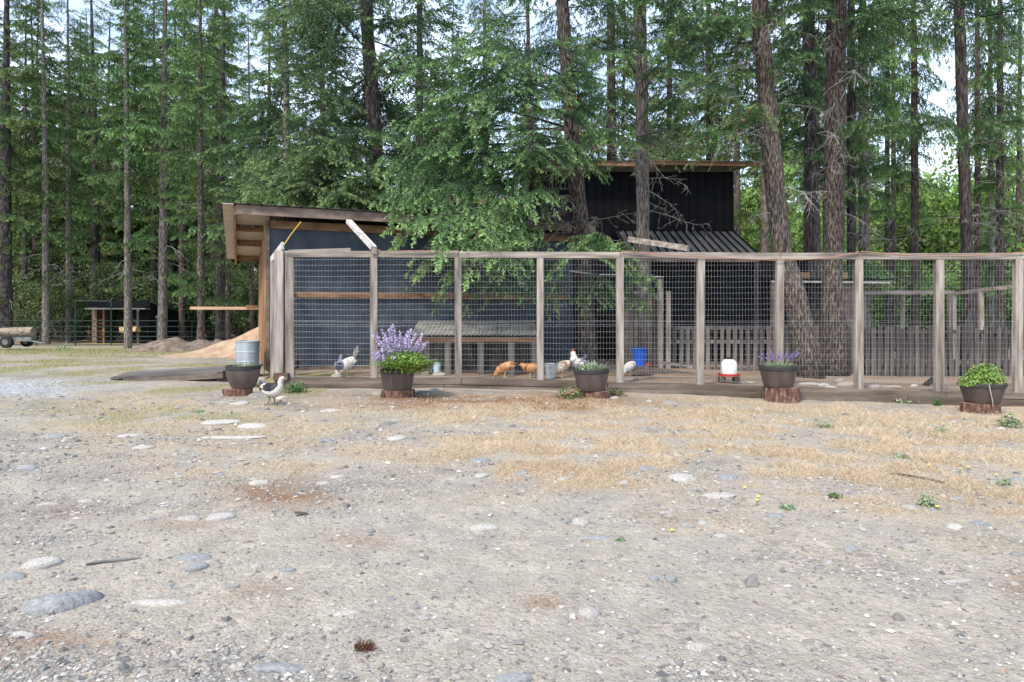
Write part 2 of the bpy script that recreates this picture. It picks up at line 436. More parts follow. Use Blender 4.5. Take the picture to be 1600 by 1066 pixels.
grain = ramp(sepc.outputs[0], [(0, (.5, .5, .51)), (.08, (.72, .72, .73)), (.22, (.97, .97, .97)), (.8, (1.05, 1.04, 1.02)), (1, (1.35, 1.33, 1.3))]).outputs[0]
sandm = attr('sand')
sandc = ramp(mid.outputs['Fac'], [(.3, (.31, .287, .256)), (.55, (.39, .358, .315)), (.7, (.44, .405, .357))]).outputs[0]
base = mixc(math_('MULTIPLY', sandm, .8), base, sandc)
base = mixc(math_('SUBTRACT', .9, math_('MULTIPLY', sandm, .72)), base, grain, 'MULTIPLY')
grain2 = ramp(sepc2.outputs[0], [(0, (.6, .61, .63)), (.15, (.85, .86, .88)), (.25, (1, 1, 1)), (.9, (1, 1, 1)), (1, (1.25, 1.22, 1.2))]).outputs[0]
gmask = ramp(mid.outputs['Fac'], [(.42, (0, 0, 0)), (.62, (.9, .9, .9))]).outputs[0]
base = mixc(gmask, base, mixc(1.0, base, grain2, 'MULTIPLY'))
base = mixc(.5, base, ramp(fine.outputs['Fac'], [(.3, (.68, .68, .69)), (.5, (1, 1, 1)), (.7, (1.2, 1.19, 1.17))]).outputs[0], 'MULTIPLY')
strawc = ramp(fine.outputs['Fac'], [(.32, (.23, .18, .12)), (.5, (.43, .345, .245)), (.68, (.58, .48, .36))]).outputs[0]
base = mixc(ramp(attr('straw'), [(.05, (0, 0, 0)), (.75, (.9, .9, .9))]).outputs[0], base, strawc)
litc = ramp(fine.outputs['Fac'], [(.32, (.10, .055, .03)), (.52, (.24, .14, .08)), (.7, (.40, .25, .15))]).outputs[0]
base = mixc(attr('litter'), base, litc)
grc = ramp(fine.outputs['Fac'], [(.32, (.10, .11, .035)), (.5, (.24, .23, .09)), (.7, (.42, .38, .19))]).outputs[0]
base = mixc(attr('green'), base, grc)
blc = ramp(sepc2.outputs[1], [(.0, (.18, .19, .21)), (.5, (.34, .36, .39)), (1, (.55, .57, .60))]).outputs[0]
base = mixc(attr('bluegravel'), base, blc)
dk = n.new('ShaderNodeHueSaturation'); dk.inputs['Value'].default_value = .87; L.new(base, dk.inputs['Color'])
warm = n.new('ShaderNodeRGB'); warm.outputs[0].default_value = (1.0, .975, .925, 1); base = mixc(1.0, dk.outputs[0], warm.outputs[0], 'MULTIPLY')
L.new(base, bs.inputs['Base Color'])
hsum = math_('ADD', math_('MULTIPLY', vor.outputs['Distance'], -1.0), math_('MULTIPLY', fine.outputs['Fac'], 1.3))
hsum = math_('ADD', hsum, math_('MULTIPLY', vor2.outputs['Distance'], -1.2))
bp = n.new('ShaderNodeBump'); bp.inputs['Strength'].default_value = .9; bp.inputs['Distance'].default_value = .007
L.new(hsum, bp.inputs['Height']); L.new(bp.outputs[0], bs.inputs['Normal'])
me.materials.append(gm)
struct(link('ground', me))

# ------------------------------------------------------------------ pebbles (loose gravel nobody could count)
def pebbles(xyz, size, flat, tint):
    n_ = len(xyz)
    ov = np.array([[1, 0, 0], [0, 1, 0], [-1, 0, 0], [0, -1, 0], [0, 0, 1], [0, 0, -1]], float)
    of = np.array([[0, 1, 4], [1, 2, 4], [2, 3, 4], [3, 0, 4], [1, 0, 5], [2, 1, 5], [3, 2, 5], [0, 3, 5]])
    V = ov[None] * (1 + rng.uniform(-.35, .35, (n_, 6, 1)))
    V = V * size[:, None, None]
    V[..., 0] *= rng.uniform(.8, 1.5, (n_, 1)); V[..., 2] *= flat[:, None]
    a = rng.uniform(0, 6.28, n_); c, s = np.cos(a)[:, None], np.sin(a)[:, None]
    x = V[..., 0] * c - V[..., 1] * s; y = V[..., 0] * s + V[..., 1] * c
    V[..., 0], V[..., 1] = x, y
    V[..., :2] += rng.normal(0, .25, (n_, 6, 2)) * size[:, None, None]
    V = V + xyz[:, None, :]
    return V[:, of].reshape(-1, 3, 3), np.repeat(tint, 8)
NP = 64000
u = rng.random(NP)
py_ = 612 + 460 * u ** .95
yy = F * CH / (py_ - HZ); xx = (rng.uniform(-60, 1660, NP) - 800) / F * yy
keep = rng.random(NP) < (1 - .75 * straw_mask(xx, yy)) * (.20 + .75 * (1 - sandy(xx, yy)))
xx, yy = xx[keep], yy[keep]
sz = np.clip(.0035 * np.exp(rng.normal(.35, .55, len(xx))), .002, .022) * np.clip(yy / 4, .8, 2.2)
XYZ = np.stack([xx, yy, ground_z(xx, yy) + sz * .15], 1)
tint = np.clip(rng.normal(.40, .26, len(xx)), 0, .9)
tr, tn = pebbles(XYZ, sz, rng.uniform(.4, .8, len(xx)), tint)
M_PEB = mat('gravel_stones', (.10, .10, .10), (.50, .475, .435), 3, .9, 0, attr='tint', lo=0, hi=1, c3=(.28, .262, .24))
o = link('gravel', tri_mesh('gravel', tr, tn, M_PEB)); tag(o, 'loose grey gravel scattered over the foreground yard', None, kind='stuff')

# ------------------------------------------------------------------ straw grass
def blades(x, y, h, w, lean, tint, z0=None):
    n_ = len(x); z = ground_z(x, y) if z0 is None else z0
    a = rng.uniform(0, 6.28, n_); b = rng.uniform(0, 6.28, n_)
    p = np.stack([x, y, z], 1); dx = np.stack([np.cos(a), np.sin(a), np.zeros(n_)], 1) * (w / 2)[:, None]
    ln = np.stack([np.cos(b) * lean * h, np.sin(b) * lean * h, h], 1)
    m1 = p + ln * .5 - np.array([0, 0, 0]); m1[:, 2] += h * .12
    t1 = np.stack([p - dx, p + dx, m1 + dx * .7], 1); t2 = np.stack([m1 - dx * .4, m1 + dx * .7, p + ln], 1)
    return np.concatenate([t1, t2]), np.concatenate([tint, np.clip(tint + .1, 0, 1)])
NB = 520000
py_ = rng.uniform(600, 900, NB); yy = F * CH / (py_ - HZ); xx = (rng.uniform(-40, 1640, NB) - 800) / F * yy
m_ = straw_mask(xx, yy)
keep = (rng.random(NB) < m_ * .75 * np.where(m_ > .45, 1, .35)) & (yy < 11.3)
xx, yy, m_ = xx[keep], yy[keep], m_[keep]
h = rng.uniform(.010, .038, len(xx)) * (.4 + m_) * (1 + 2.0 * (rng.random(len(xx)) < .03)) * (.6 + .9 * N2.fbm(xx, yy, 2.5, 3))
T, tn = blades(xx, yy, h, rng.uniform(.0025, .006, len(xx)) * np.clip(yy / 6, .7, 1.6), rng.uniform(.4, 3.2, len(xx)), np.clip(rng.normal(.55, .24, len(xx)) + .35 * (N1.fbm(xx, yy, 1.3, 3) - .5), 0, 1))
M_STRAW = mat('dead_grass', (.22, .165, .105), (.72, .59, .43), 2, .9, 0, attr='tint', lo=0, hi=1, c3=(.50, .375, .245), trans=.2)
o = link('dead_grass', tri_mesh('dead_grass', T, tn, M_STRAW)); tag(o, 'dry straw coloured grass in front of the poultry pen', None, kind='stuff')
print('straw blades', len(xx))
# green low turf: on the left, in the pen, by the forest edge
NB = 160000
py_ = HZ + 45 + 190 * rng.random(NB) ** 1.6; yy = F * CH / (py_ - HZ); xx = (rng.uniform(-60, 1000, NB) - 800) / F * yy
l_, b_, g_ = masks(xx, yy)
keep = (rng.random(NB) < g_ * .55) & (yy < 36) & ~((xx > -4.9) & (yy > 11.3))
xx, yy = xx[keep], yy[keep]
h = rng.uniform(.02, .06, len(xx)) * np.clip(yy / 14, .6, 2)
T, tn = blades(xx, yy, h, rng.uniform(.003, .007, len(xx)) * np.clip(yy / 8, .7, 3), rng.uniform(.2, 1.2, len(xx)), np.clip(rng.normal(.5, .22, len(xx)), 0, 1))
xs_ = rng.uniform(-7, 9, 60000); ys_ = rng.uniform(4, 11.2, 60000)
k_ = (rng.random(60000) < .5 * straw_mask(xs_, ys_)) & (N3.fbm(xs_, ys_, 1.1, 4) > .57); xs_, ys_ = xs_[k_], ys_[k_]
T2, tn2 = blades(xs_, ys_, rng.uniform(.015, .05, len(xs_)), rng.uniform(.003, .007, len(xs_)), rng.uniform(.3, 1.6, len(xs_)), np.clip(rng.normal(.3, .2, len(xs_)), 0, 1))
T = np.concatenate([T, T2]); tn = np.concatenate([tn, tn2])
M_TURF = mat('short_turf', (.07, .12, .02), (.55, .47, .25), 2, .9, 0, attr='tint', lo=0, hi=1, c3=(.24, .25, .085), trans=.2)
o = link('short_grass', tri_mesh('short_grass', T, tn, M_TURF)); tag(o, 'thin green and yellow grass growing in patches over the yard', None, kind='stuff')
# wood chips and needles lying loose
NB = 90000
py_ = 600 + 460 * rng.random(NB) ** 1.5; yy = F * CH / (py_ - HZ); xx = (rng.uniform(-40, 1640, NB) - 800) / F * yy
l_, b_, g_ = masks(xx, yy)
keep = (rng.random(NB) < np.maximum(l_ * .5, .05)) & (yy < 11.4)
xx, yy = xx[keep], yy[keep]
T, tn = blades(xx, yy, rng.uniform(.003, .012, len(xx)), rng.uniform(.003, .009, len(xx)) * np.clip(yy / 6, .6, 1.5), rng.uniform(1.5, 5, len(xx)), np.clip(rng.normal(.5, .25, len(xx)), 0, 1))
M_CHIP = mat('wood_chips_and_needles', (.12, .05, .025), (.60, .36, .22), 2, .9, 0, attr='tint', lo=0, hi=1, c3=(.30, .15, .08))
o = link('needle_litter', tri_mesh('needle_litter', T, tn, M_CHIP)); tag(o, 'reddish brown chips and fir needles lying on the gravel', None, kind='stuff')

# ------------------------------------------------------------------ coop (turned 23 degrees)
YAW = R(21.8)
CO = Vector((-4.69, 13.2, 0))
CU = Vector((math.cos(YAW), math.sin(YAW), 0)); CV = Vector((-math.sin(YAW), math.cos(YAW), 0))
def cl(u, v, z): return CO + CU * u + CV * v + Vector((0, 0, z))
coop = thing('poultry_coop', 'navy plywood coop with brown timber eaves and a tan metal roof edge', 'coop', cl(0, 0, .02))
CL, CD = 6.55, 4.1
def roofz(v): return 3.20 - .115 * (v + .5)
def panel(a, b, name, m, th=.03):         # sheet on the front wall between u a..b
    mb = MB(); mb.bar(cl((a[0] + b[0]) / 2, -.0 + th / 2, a[1]), cl((a[0] + b[0]) / 2, th / 2, b[1]), b[0] - a[0], th, up=CV)
    return mb.build(name, m, coop)
for i, (a, b) in enumerate([(0, 1.22), (1.224, 2.444), (2.448, 3.668), (3.672, 4.892), (4.896, CL)]):
    panel((a, .16), (b, 3.02), 'wall_panel', M_NAVY)
mb = MB(); mb.bar(cl(-.02, -.03, .07), cl(CL, -.03, .07), .09, .19); mb.build('base_timber', M_FASC, coop)
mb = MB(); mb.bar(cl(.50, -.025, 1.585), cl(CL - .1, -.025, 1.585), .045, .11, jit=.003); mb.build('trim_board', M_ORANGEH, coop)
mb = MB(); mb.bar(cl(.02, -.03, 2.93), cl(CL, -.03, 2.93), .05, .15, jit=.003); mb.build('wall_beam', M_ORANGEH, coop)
mb = MB(); mb.bar(cl(-.03, -.012, .1), cl(-.03, -.012, 3.0), .06, .06, up=CV); mb.build('corner_post', M_FASC, coop)
# left side: bare studs and sheathing
mb = MB(); mb.bar(cl(.02, .05, 1.5), cl(.02, CD, 1.5), .02, 2.7); mb.build('side_sheathing', M_ORANGE, coop)
for v in (.12, .62, 1.25, 1.9, 2.6, 3.3, 4.0):
    mb = MB(); mb.bar(cl(-.05, v, .12), cl(-.05, v, roofz(v) - .2), .09, .05, up=CV, jit=.003); mb.build('stud', M_ORANGE, coop)
mb = MB(); mb.bar(cl(CL, .05, 1.5), cl(CL, CD, 1.5), .02, 2.7); mb.build('side_sheathing', M_NAVY, coop)
mb = MB(); mb.bar(cl(0, CD, 1.4), cl(CL, CD, 1.4), .02, 2.5); mb.build('rear_wall', M_NAVY, coop)
# roof
UL = -.62
for u0, u1 in ((UL + .02, 2.2), (2.205, CL + .3)):
    a = cl(u0, -.52, roofz(-.52) + .0); b = cl(u1, -.52, roofz(-.52) + .0)
    mb = MB(); mb.bar(a - Vector((0, 0, .09)), b - Vector((0, 0, .09)), .045, .175, jit=.002); mb.build('fascia_board', M_FASC, coop)
mb = MB(); mb.bar(cl(UL, -.48, roofz(-.5) - .1), cl(UL, CD + .35, roofz(CD + .35) - .1), .045, .17); mb.build('barge_board', M_ORANGE, coop)
for v in (.95, 2.35, 4.1):
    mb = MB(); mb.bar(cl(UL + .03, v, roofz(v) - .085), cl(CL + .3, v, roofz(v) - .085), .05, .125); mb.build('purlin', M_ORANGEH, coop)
mb = MB(); mb.rib_sheet(cl(-.83, -.60, roofz(-.6) + .01), CU * (CL + 1.2), CV * (CD + 1.1) + Vector((0, 0, roofz(CD + .5) - roofz(-.6))), .23, .022)
mb.build('roof_sheet', M_MOSSROOF, coop)
mb = MB(); mb.bar(cl(-.73, -.60, roofz(-.6) - .012), cl(-.73, CD + .45, roofz(CD + .45) - .012), .19, .012); mb.build('roof_edge_underside', M_SOFF, coop)
for v0, v1 in ((-.45, .92), (.98, 2.32), (2.38, 4.07)):
    mb = MB(); mb.bar(cl(-.29, v0, roofz(v0) - .014), cl(-.29, v1, roofz(v1) - .014), .60, .01)
    mb.build('soffit_sheet', M_SOFF, coop)
    for u in (-.50, -.28, -.06):
        mb = MB(); mb.tube([cl(u, v1 - .03, roofz(v1) - .02), cl(u, v1 - .035, roofz(v1) - .08)], .012, 6); mb.build('roof_screw', M_GALV, coop)
mb = MB(); mb.rib_sheet(cl(5.45, -.06, .12), CU * 1.1, Vector((0, 0, 1.0)), .07, .02, wave=True); mb.build('corrugated_panel', M_NAVY, coop)

# ------------------------------------------------------------------ barn
barn = thing('barn', 'big black metal clad barn behind the coop with orange timber under its roof', 'barn', (1.0, 19.1, -.1))
BX0, BX1, BY = -5.9, 6.15, 19.0
for i, (a, b) in enumerate([(.5, 2.352), (2.353, 4.252), (4.253, BX1)]):
    mb = MB(); mb.rib_sheet((a, BY, 0), (b - a, 0, 0), (0, 0, 5.18), .22, .022); mb.build('wall_sheet', M_BLACKM, barn)
mb = MB(); mb.rib_sheet((BX0, BY + .3, 0), (6.35, 0, 0), (0, 0, 4.2), .22, .022); mb.build('low_wall_sheet', M_BLACKM, barn)
mb = MB(); mb.rib_sheet((BX1, BY, 0), (0, 7, 0), (0, 0, 5.18), .22, .022); mb.build('end_wall_sheet', M_BLACKM, barn)
for a, b in ((.2, 3.4), (3.41, BX1 + .55)):
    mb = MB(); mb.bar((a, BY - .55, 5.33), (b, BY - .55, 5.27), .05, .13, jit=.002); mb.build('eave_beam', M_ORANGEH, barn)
for x in np.arange(.5, 6.6, .9):
    mb = MB(); mb.bar((x, BY - .52, 5.28), (x, BY + .1, 5.32), .05, .12); mb.build('rafter', M_ORANGE, barn)
mb = MB(); mb.rib_sheet((.1, BY - .62, 5.37), (BX1 + .6, 0, -.04), (0, 7.6, .9), .25, .02); mb.build('roof_sheet', M_ROOFD, barn)
mb = MB(); mb.rib_sheet((BX0 - .3, BY - .35, 4.47), (6.3, 0, 0), (0, 3.6, .75), .25, .02); mb.build('pale_roof_sheet', M_ROOFL, barn)
for a, b in ((BX0 - .3, -2.9), (-2.89, -.05)):
    mb = MB(); mb.bar((a, BY - .3, 4.34), (b, BY - .3, 4.33), .05, .15); mb.build('eave_beam', M_ORANGEH, barn)
mb = MB(); mb.box((3.4, BY + .12, 2.6), (5.6, .06, 5.1)); mb.build('backing', M_BLACKM, barn)
# lean-to
for i, (a, b) in enumerate([(2.9, 4.5), (4.505, BX1)]):
    mb = MB(); mb.rib_sheet((a, 16.95, 2.66), (b - a, 0, 0), (0, 2.05, .86), .2, .028); mb.build('lean_to_roof_sheet', M_ROOFD, barn)
for k_ in range(17):
    x = 2.92 + k_ * .2; mb = MB(); mb.bar((x, 16.94, 2.70), (x, 18.98, 3.565), .03, .035); mb.build('roof_seam', M_BLACKM, barn)
mb = MB(); mb.bar((2.9, 17.0, 2.57), (BX1, 17.0, 2.57), .05, .12); mb.build('lean_to_beam', M_FASC, barn)
for x in (3.0, 4.6, 6.1):
    mb = MB(); mb.bar((x, 17.05, -.1), (x, 17.05, 2.5), .1, .1); mb.build('lean_to_post', M_DARKWOOD, barn)
mb = MB(); mb.rib_sheet((2.4, 17.6, 0), (5.2, 0, 0), (0, 0, 2.6), .22, .022); mb.build('lean_to_wall_sheet', M_BLACKM, barn)

# open shed right of the barn
shed = thing('open_shed', 'low dark shed with a white roof edge behind the thick trunks', 'shed', (8.0, 17.4, 0))
SY = 17.0
mb = MB(); mb.bar((6.45, SY, 2.03), (9.4, SY, 2.0), .04, .05); mb.build('roof_edge', M_WHITEP, shed)
mb = MB(); mb.box((7.95, SY + 1.2, 2.16), (3.0, 2.5, .03), 0, 0, 0, R(4)); mb.build('roof_panel', M_BLACKM, shed)
mb = MB(); mb.box((7.25, SY + .1, 2.16), (.42, .03, .2)); mb.build('plywood_offcut', M_ORANGEH, shed)
mb = MB(); mb.box((8.25, SY + .1, 2.17), (.30, .03, .18)); mb.build('plywood_offcut', M_ORANGEH, shed)
mb = MB(); mb.rib_sheet((6.45, SY + 1.6, -.1), (2.3, 0, 0), (0, 0, 2.1), .22, .02); mb.build('rear_wall', M_BLACKM, shed)
for i in range(4):
    mb = MB(); mb.box((8.14 + i * .125, SY + .12, .95), (.118, .03, 2.1), 0, .002); mb.build('plank', M_ORANGE if i == 1 else M_FASC, shed)
mb = MB(); mb.box((8.62, SY + 1, .95), (.03, 1.7, 2.1)); mb.build('side_wall', M_FASC, shed)
for x in (6.5, 6.74): mb = MB(); mb.box((x, SY + .05, .95), (.09, .09, 2.1)); mb.build('post', M_FASC, shed)

# ------------------------------------------------------------------ pen fence
FY = 11.6
def fx(px): return (px - 800) / F * FY
def fz(py): return CH - (py - HZ) / F * FY
pen = thing('pen_fence', 'weathered timber and wire mesh fence running along the front of the poultry pen', 'fence', (fx(450), FY, 0))
def lerp_tab(x, tab):
    for (a, va), (b, vb) in zip(tab, tab[1:]):
        if x <= b: return va + (vb - va) * (x - a) / (b - a)
    return tab[-1][1]
TOPT = [(400, 590), (700, 590), (850, 592), (960, 597), (1100, 600), (1220, 604), (1400, 609), (1590, 614), (2300, 624)]
BOTT = [(400, 607), (700, 611), (850, 613), (960, 616), (1150, 619), (1400, 625), (1590, 634), (2300, 650)]
RAILT = [(400, 392), (700, 393), (960, 394), (1200, 396), (1400, 396), (1590, 395), (2300, 393)]
posts = [(437, 14, 392), (453, 13, 398), (584.5, 11, 401), (716, 10, 402), (844, 10, 402), (968, 11, 402), (1095, 11, 403), (1218, 11, 404), (1341, 12, 404), (1467, 12.5, 403), (1590.5, 12.5, 402), (1714, 12, 402), (1838, 12, 402), (1962, 12, 402), (2086, 12, 402), (2210, 12, 402)]
for px, w, pt in posts:
    ztop = fz(pt) ; zb = fz(lerp_tab(px, TOPT)) - .1
    mb = MB(); lean = rnd.uniform(-.015, .015)
    mb.bar((fx(px) + lean, FY + .02, zb), (fx(px), FY + .0, ztop), w * FY / F, .09, up=(0, 1, 0), jit=.004)
    mb.build('post', M_GREY, pen)
for a, b in ((446, 716), (717, 968), (969, 1218), (1219, 1403), (1404, 1592), (1593, 1838), (1839, 2216)):
    mb = MB(); dz = rnd.uniform(-.006, .006)
    mb.bar((fx(a), FY, fz(lerp_tab(a, RAILT) + 5) + dz), (fx(b), FY, fz(lerp_tab(b, RAILT) + 5) + dz), .095, .105, jit=.004)
    mb.build('top_rail', M_GREYH, pen)
mb = MB(); mb.add([(fx(452), FY - .04, fz(392) + .002), (fx(548), FY - .04, fz(393) + .002), (fx(548), FY - .04, fz(388)), (fx(452), FY - .04, fz(391)), (fx(452), FY + .04, fz(392) + .002), (fx(548), FY + .04, fz(393) + .002), (fx(548), FY + .04, fz(388)), (fx(452), FY + .04, fz(391))],
                  [(0, 1, 2, 3), (7, 6, 5, 4), (0, 4, 5, 1), (1, 5, 6, 2), (2, 6, 7, 3), (3, 7, 4, 0)]); mb.build('wedge_board', M_GREYH, pen)
# sleepers, two courses, each its own piece
x = 432
k = 0
while x < 2250:
    L_ = rnd.uniform(225, 270); x2 = x + L_
    if k == 0: x2 = 722
    zt = [fz(lerp_tab(q, TOPT)) for q in (x, x2)]; zb = [fz(lerp_tab(q, BOTT)) for q in (x, x2)]
    off = rnd.uniform(-.02, .02)
    zm = [(a + b) / 2 for a, b in zip(zt, zb)]
    mb = MB(); hh = (zt[0] - zm[0] + zt[1] - zm[1]) / 2 - .006
    mb.bar((fx(x), FY + off, (zt[0] + zm[0]) / 2), (fx(x2) - .012, FY + off, (zt[1] + zm[1]) / 2), .19, hh, jit=.006); mb.build('sleeper', M_SLEEP, pen)
    x = x2; k += 1
x = 445 ; 
while x < 2250:
    x2 = x + rnd.uniform(215, 290)
    zt = [fz(lerp_tab(q, TOPT)) for q in (x, x2)]; zb = [fz(lerp_tab(q, BOTT)) for q in (x, x2)]
    zm = [(a + b) / 2 for a, b in zip(zt, zb)]; off = -.035 + rnd.uniform(-.02, .015)
    hh = (zm[0] - zb[0] + zm[1] - zb[1]) / 2 + .04
    mb = MB(); mb.bar((fx(x), FY + off, (zb[0] + zm[0]) / 2 - .022), (fx(x2) - .012, FY + off, (zb[1] + zm[1]) / 2 - .022), .20, hh, jit=.006); mb.build('sleeper', M_SLEEP, pen)
    x = x2
mb = MB(); mb.box((fx(442), FY + .0, fz(588)), (.24, .26, .12), 0, .004); mb.build('block', M_SLEEP, pen)
mb = MB(); mb.box((fx(1097), FY - .10, .0), (.012, .004, .02)); 
# wire mesh, one sheet per bay
def wire_bay(P0, P1, zb, zt, name_parent, spx=.052, spz=.0945, r=.00095, low=None):
    a = Vector(P0); b = Vector(P1); Lb = (b - a).length; d = (b - a) / Lb; nrm = Vector((d.y, -d.x, 0))
    A = []; B = []
    ph = rnd.uniform(0, 6.28); ph2 = rnd.uniform(0, 6.28)
    def pt(s, z):
        w = .008 * math.sin(s * 3.1 + ph) * math.sin(z * 4 + ph2); sx = .003 * math.sin(z * 3 + ph + s * 2); sz = .004 * math.sin(s * 3 + ph2 + z * 2)
        return a + d * (s + sx) + nrm * (w) + Vector((0, 0, z + sz))
    n_ = int(Lb / spx)
    for i in range(n_ + 1):
        s = i * Lb / n_; zz = np.linspace(zb, zt, 6)
        for q in range(5): A.append(pt(s, zz[q])); B.append(pt(s, zz[q + 1]))
    rows = list(np.arange(zt - .02, zb, -spz))
    if low: rows += list(np.arange(low, low - .01, -1)) + [low - .048]
    for z in rows:
        q_ = np.linspace(0, Lb, 7)
        for q in range(6): A.append(pt(q_[q], z)); B.append(pt(q_[q + 1], z))
    mb = MB()
    A = np.array([tuple(p) for p in A]); B = np.array([tuple(p) for p in B])
    d_ = B - A; d_ = d_ / np.linalg.norm(d_, axis=1, keepdims=True)
    s_ = np.cross(d_, np.array([.0, 1., .0]) + d_[:, [2, 0, 1]] * .01); s_ = s_ / np.linalg.norm(s_, axis=1, keepdims=True); u_ = np.cross(s_, d_)
    V = []; Fc = []
    for i in range(len(A)):
        for e in (A[i], B[i]):
            for k_ in range(3):
                c, s = math.cos(k_ * 2.0944), math.sin(k_ * 2.0944); V.append(e + (s_[i] * c + u_[i] * s) * r)
        o = i * 6
        for k_ in range(3): j = (k_ + 1) % 3; Fc.append((o + k_, o + j, o + 3 + j, o + 3 + k_))
    mb.add(V, Fc)
    return mb.build('wire_mesh', M_WIRE, name_parent)
pxs = [453] + [p[0] for p in posts[2:]]
for a, b in zip(pxs, pxs[1:]):
    wa, wb = 6, 6
    zb = fz(lerp_tab((a + b) / 2, TOPT)) + .005
    wire_bay((fx(a + wa), FY - .03, 0), (fx(b - wb), FY - .03, 0), zb, fz(404), pen, low=fz(502 + rnd.uniform(-1, 4)))
# the short return to the coop corner
ret = thing('side_fence', 'short splayed wire fence with a whitish sloping top board at the coop corner', 'fence', (fx(432), 12.2, 0))
e0 = P(441, 500, 11.72); e1 = P(427, 500, 12.75)
mb = MB(); mb.bar((e1.x, e1.y, 0), (e1.x, e1.y, P(0, 408, 12.75).z), .09, .09); mb.build('post', M_GREY, ret)
mb = MB(); m_ = (e0 + e1) / 2; mb.bar((m_.x, m_.y, 0), (m_.x, m_.y, P(0, 402, 12.2).z), .07, .07); mb.build('post', M_GREY, ret)
mb = MB(); mb.bar(P(442, 384, 11.62), P(424, 407, 13.0), .04, .13); mb.build('top_board', M_WHITEP, ret)
wire_bay((e0.x, e0.y, 0), (e1.x, e1.y, 0), .1, 2.0, ret)

# ------------------------------------------------------------------ picket fences behind
pf = thing('slat_fence', 'pale gappy pallet slat fence under the black barn wall', 'fence', (P(1040, 570, 15.3).x, 15.3, 0))
Yp = 15.3
def picket_run(x0, x1, Y, zt, zb, step, w, m, parent, tilt=.01, gap=.0, zj=.01, skip=0):
    x = x0
    mb = MB(); mb.box((0, 0, 0), (w, .02, zt - zb), 0, .003); me_ = mb.mesh('slat', m)
    mb = MB(); mb.box((0, 0, 0), (w * .8, .02, zt - zb), 0, .004); me2 = mb.mesh('slat', m)
    wl_ = world_loc(parent)
    while x < x1:
        if rnd.random() >= skip:
            o = link('slat', me_ if rnd.random() < .6 else me2, parent, Vector((x, Y + rnd.uniform(-.012, .012), (zt + zb) / 2 + rnd.uniform(-zj, zj))) - wl_)
            o.rotation_euler = (rnd.uniform(-.02, .02), rnd.uniform(-tilt, tilt), 0)
        x += step * rnd.uniform(.88, 1.12)
picket_run(P(1042, 0, Yp).x, P(1216, 0, Yp).x, Yp, P(0, 511, Yp).z, -.08, .155, .085, M_PALEP, pf, tilt=.02)
for pyr in (513, 534, 568):
    mb = MB(); z = P(0, pyr, Yp).z
    mb.bar((P(1040, 0, Yp).x, Yp + .04, z), (P(1345, 0, Yp).x, Yp + .05, z), .03, .07, jit=.004); mb.build('rail', M_PALEP, pf)
picket_run(P(1220, 0, Yp).x, P(1345, 0, Yp).x, Yp, P(0, 509, Yp).z, -.08, .135, .10, M_PALEP, pf, tilt=.02)
pd = thing('dark_slat_fence', 'dark weathered slat fence with uneven leaning boards at the back right of the pen', 'fence', (P(1345, 590, 14.7).x, 14.7, 0))
Yd = 14.7
picket_run(P(1346, 0, Yd).x, P(1462, 0, Yd).x, Yd, P(0, 512, Yd).z, -.22, .135, .105, M_DARKWOOD, pd, tilt=.02, zj=.03)
picket_run(P(1463, 0, Yd).x, P(2150, 0, Yd).x, Yd, P(0, 511, Yd).z, -.25, .150, .095, M_DARKWOOD, pd, tilt=.045, zj=.03)
for pyr in (518, 566):
    mb = MB(); z = P(0, pyr, Yd).z; mb.bar((P(1345, 0, Yd).x, Yd + .045, z), (P(2150, 0, Yd).x, Yd + .05, z - .04), .035, .08, jit=.004); mb.build('rail', M_DARKWOOD, pd)
mb = MB(); mb.bar((P(1345, 0, Yd).x, Yd + .22, -.02), (P(2150, 0, Yd).x, Yd + .22, -.06), .03, .5); mb.build('gap_shade_board', M_DARKWOOD, pd)  # added dark strip behind the slats, stands in for shade in the lower gaps
picket_run(P(1346, 0, Yd + .1).x, P(2100, 0, Yd + .1).x, Yd + .12, P(0, 520, Yd).z, -.22, .15, .12, M_DARKWOOD, pd, tilt=.02, zj=.03, skip=.35)  # extra broken slat row, added as backing so the gaps turn dark

of = thing('outer_fence', 'bare post and rail frame beyond the dark slats on the right', 'fence', (P(1400, 500, 19).x, 19, 0))
mb = MB(); mb.bar(P(1335, 458, 18.6), P(1490, 457, 18.6), .05, .10, jit=.004); mb.build('rail', M_GREYH, of)
mb = MB(); mb.bar(P(1488, 459, 18.4), P(1560, 450.5, 16.4), .05, .09, jit=.004); mb.build('rail', M_GREYH, of)
mb = MB(); mb.bar(P(1560, 450.5, 16.4), P(1700, 436, 14.0), .05, .09, jit=.004); mb.build('rail', M_GREYH, of)
for px, Y, t_, w in ((1350, 18.65, 458, .1), (1410, 18.65, 459, .09), (1484, 18.5, 459, .09), (1490, 18.3, 459, .09), (1533, 17.1, 455, .09), (1615, 15.4, 446, .09)):
    mb = MB(); p = P(px, t_, Y); mb.bar((p.x, p.y, gz(p.x, p.y) - .1), p, w, w, jit=.003); mb.build('post', M_GREY, of)

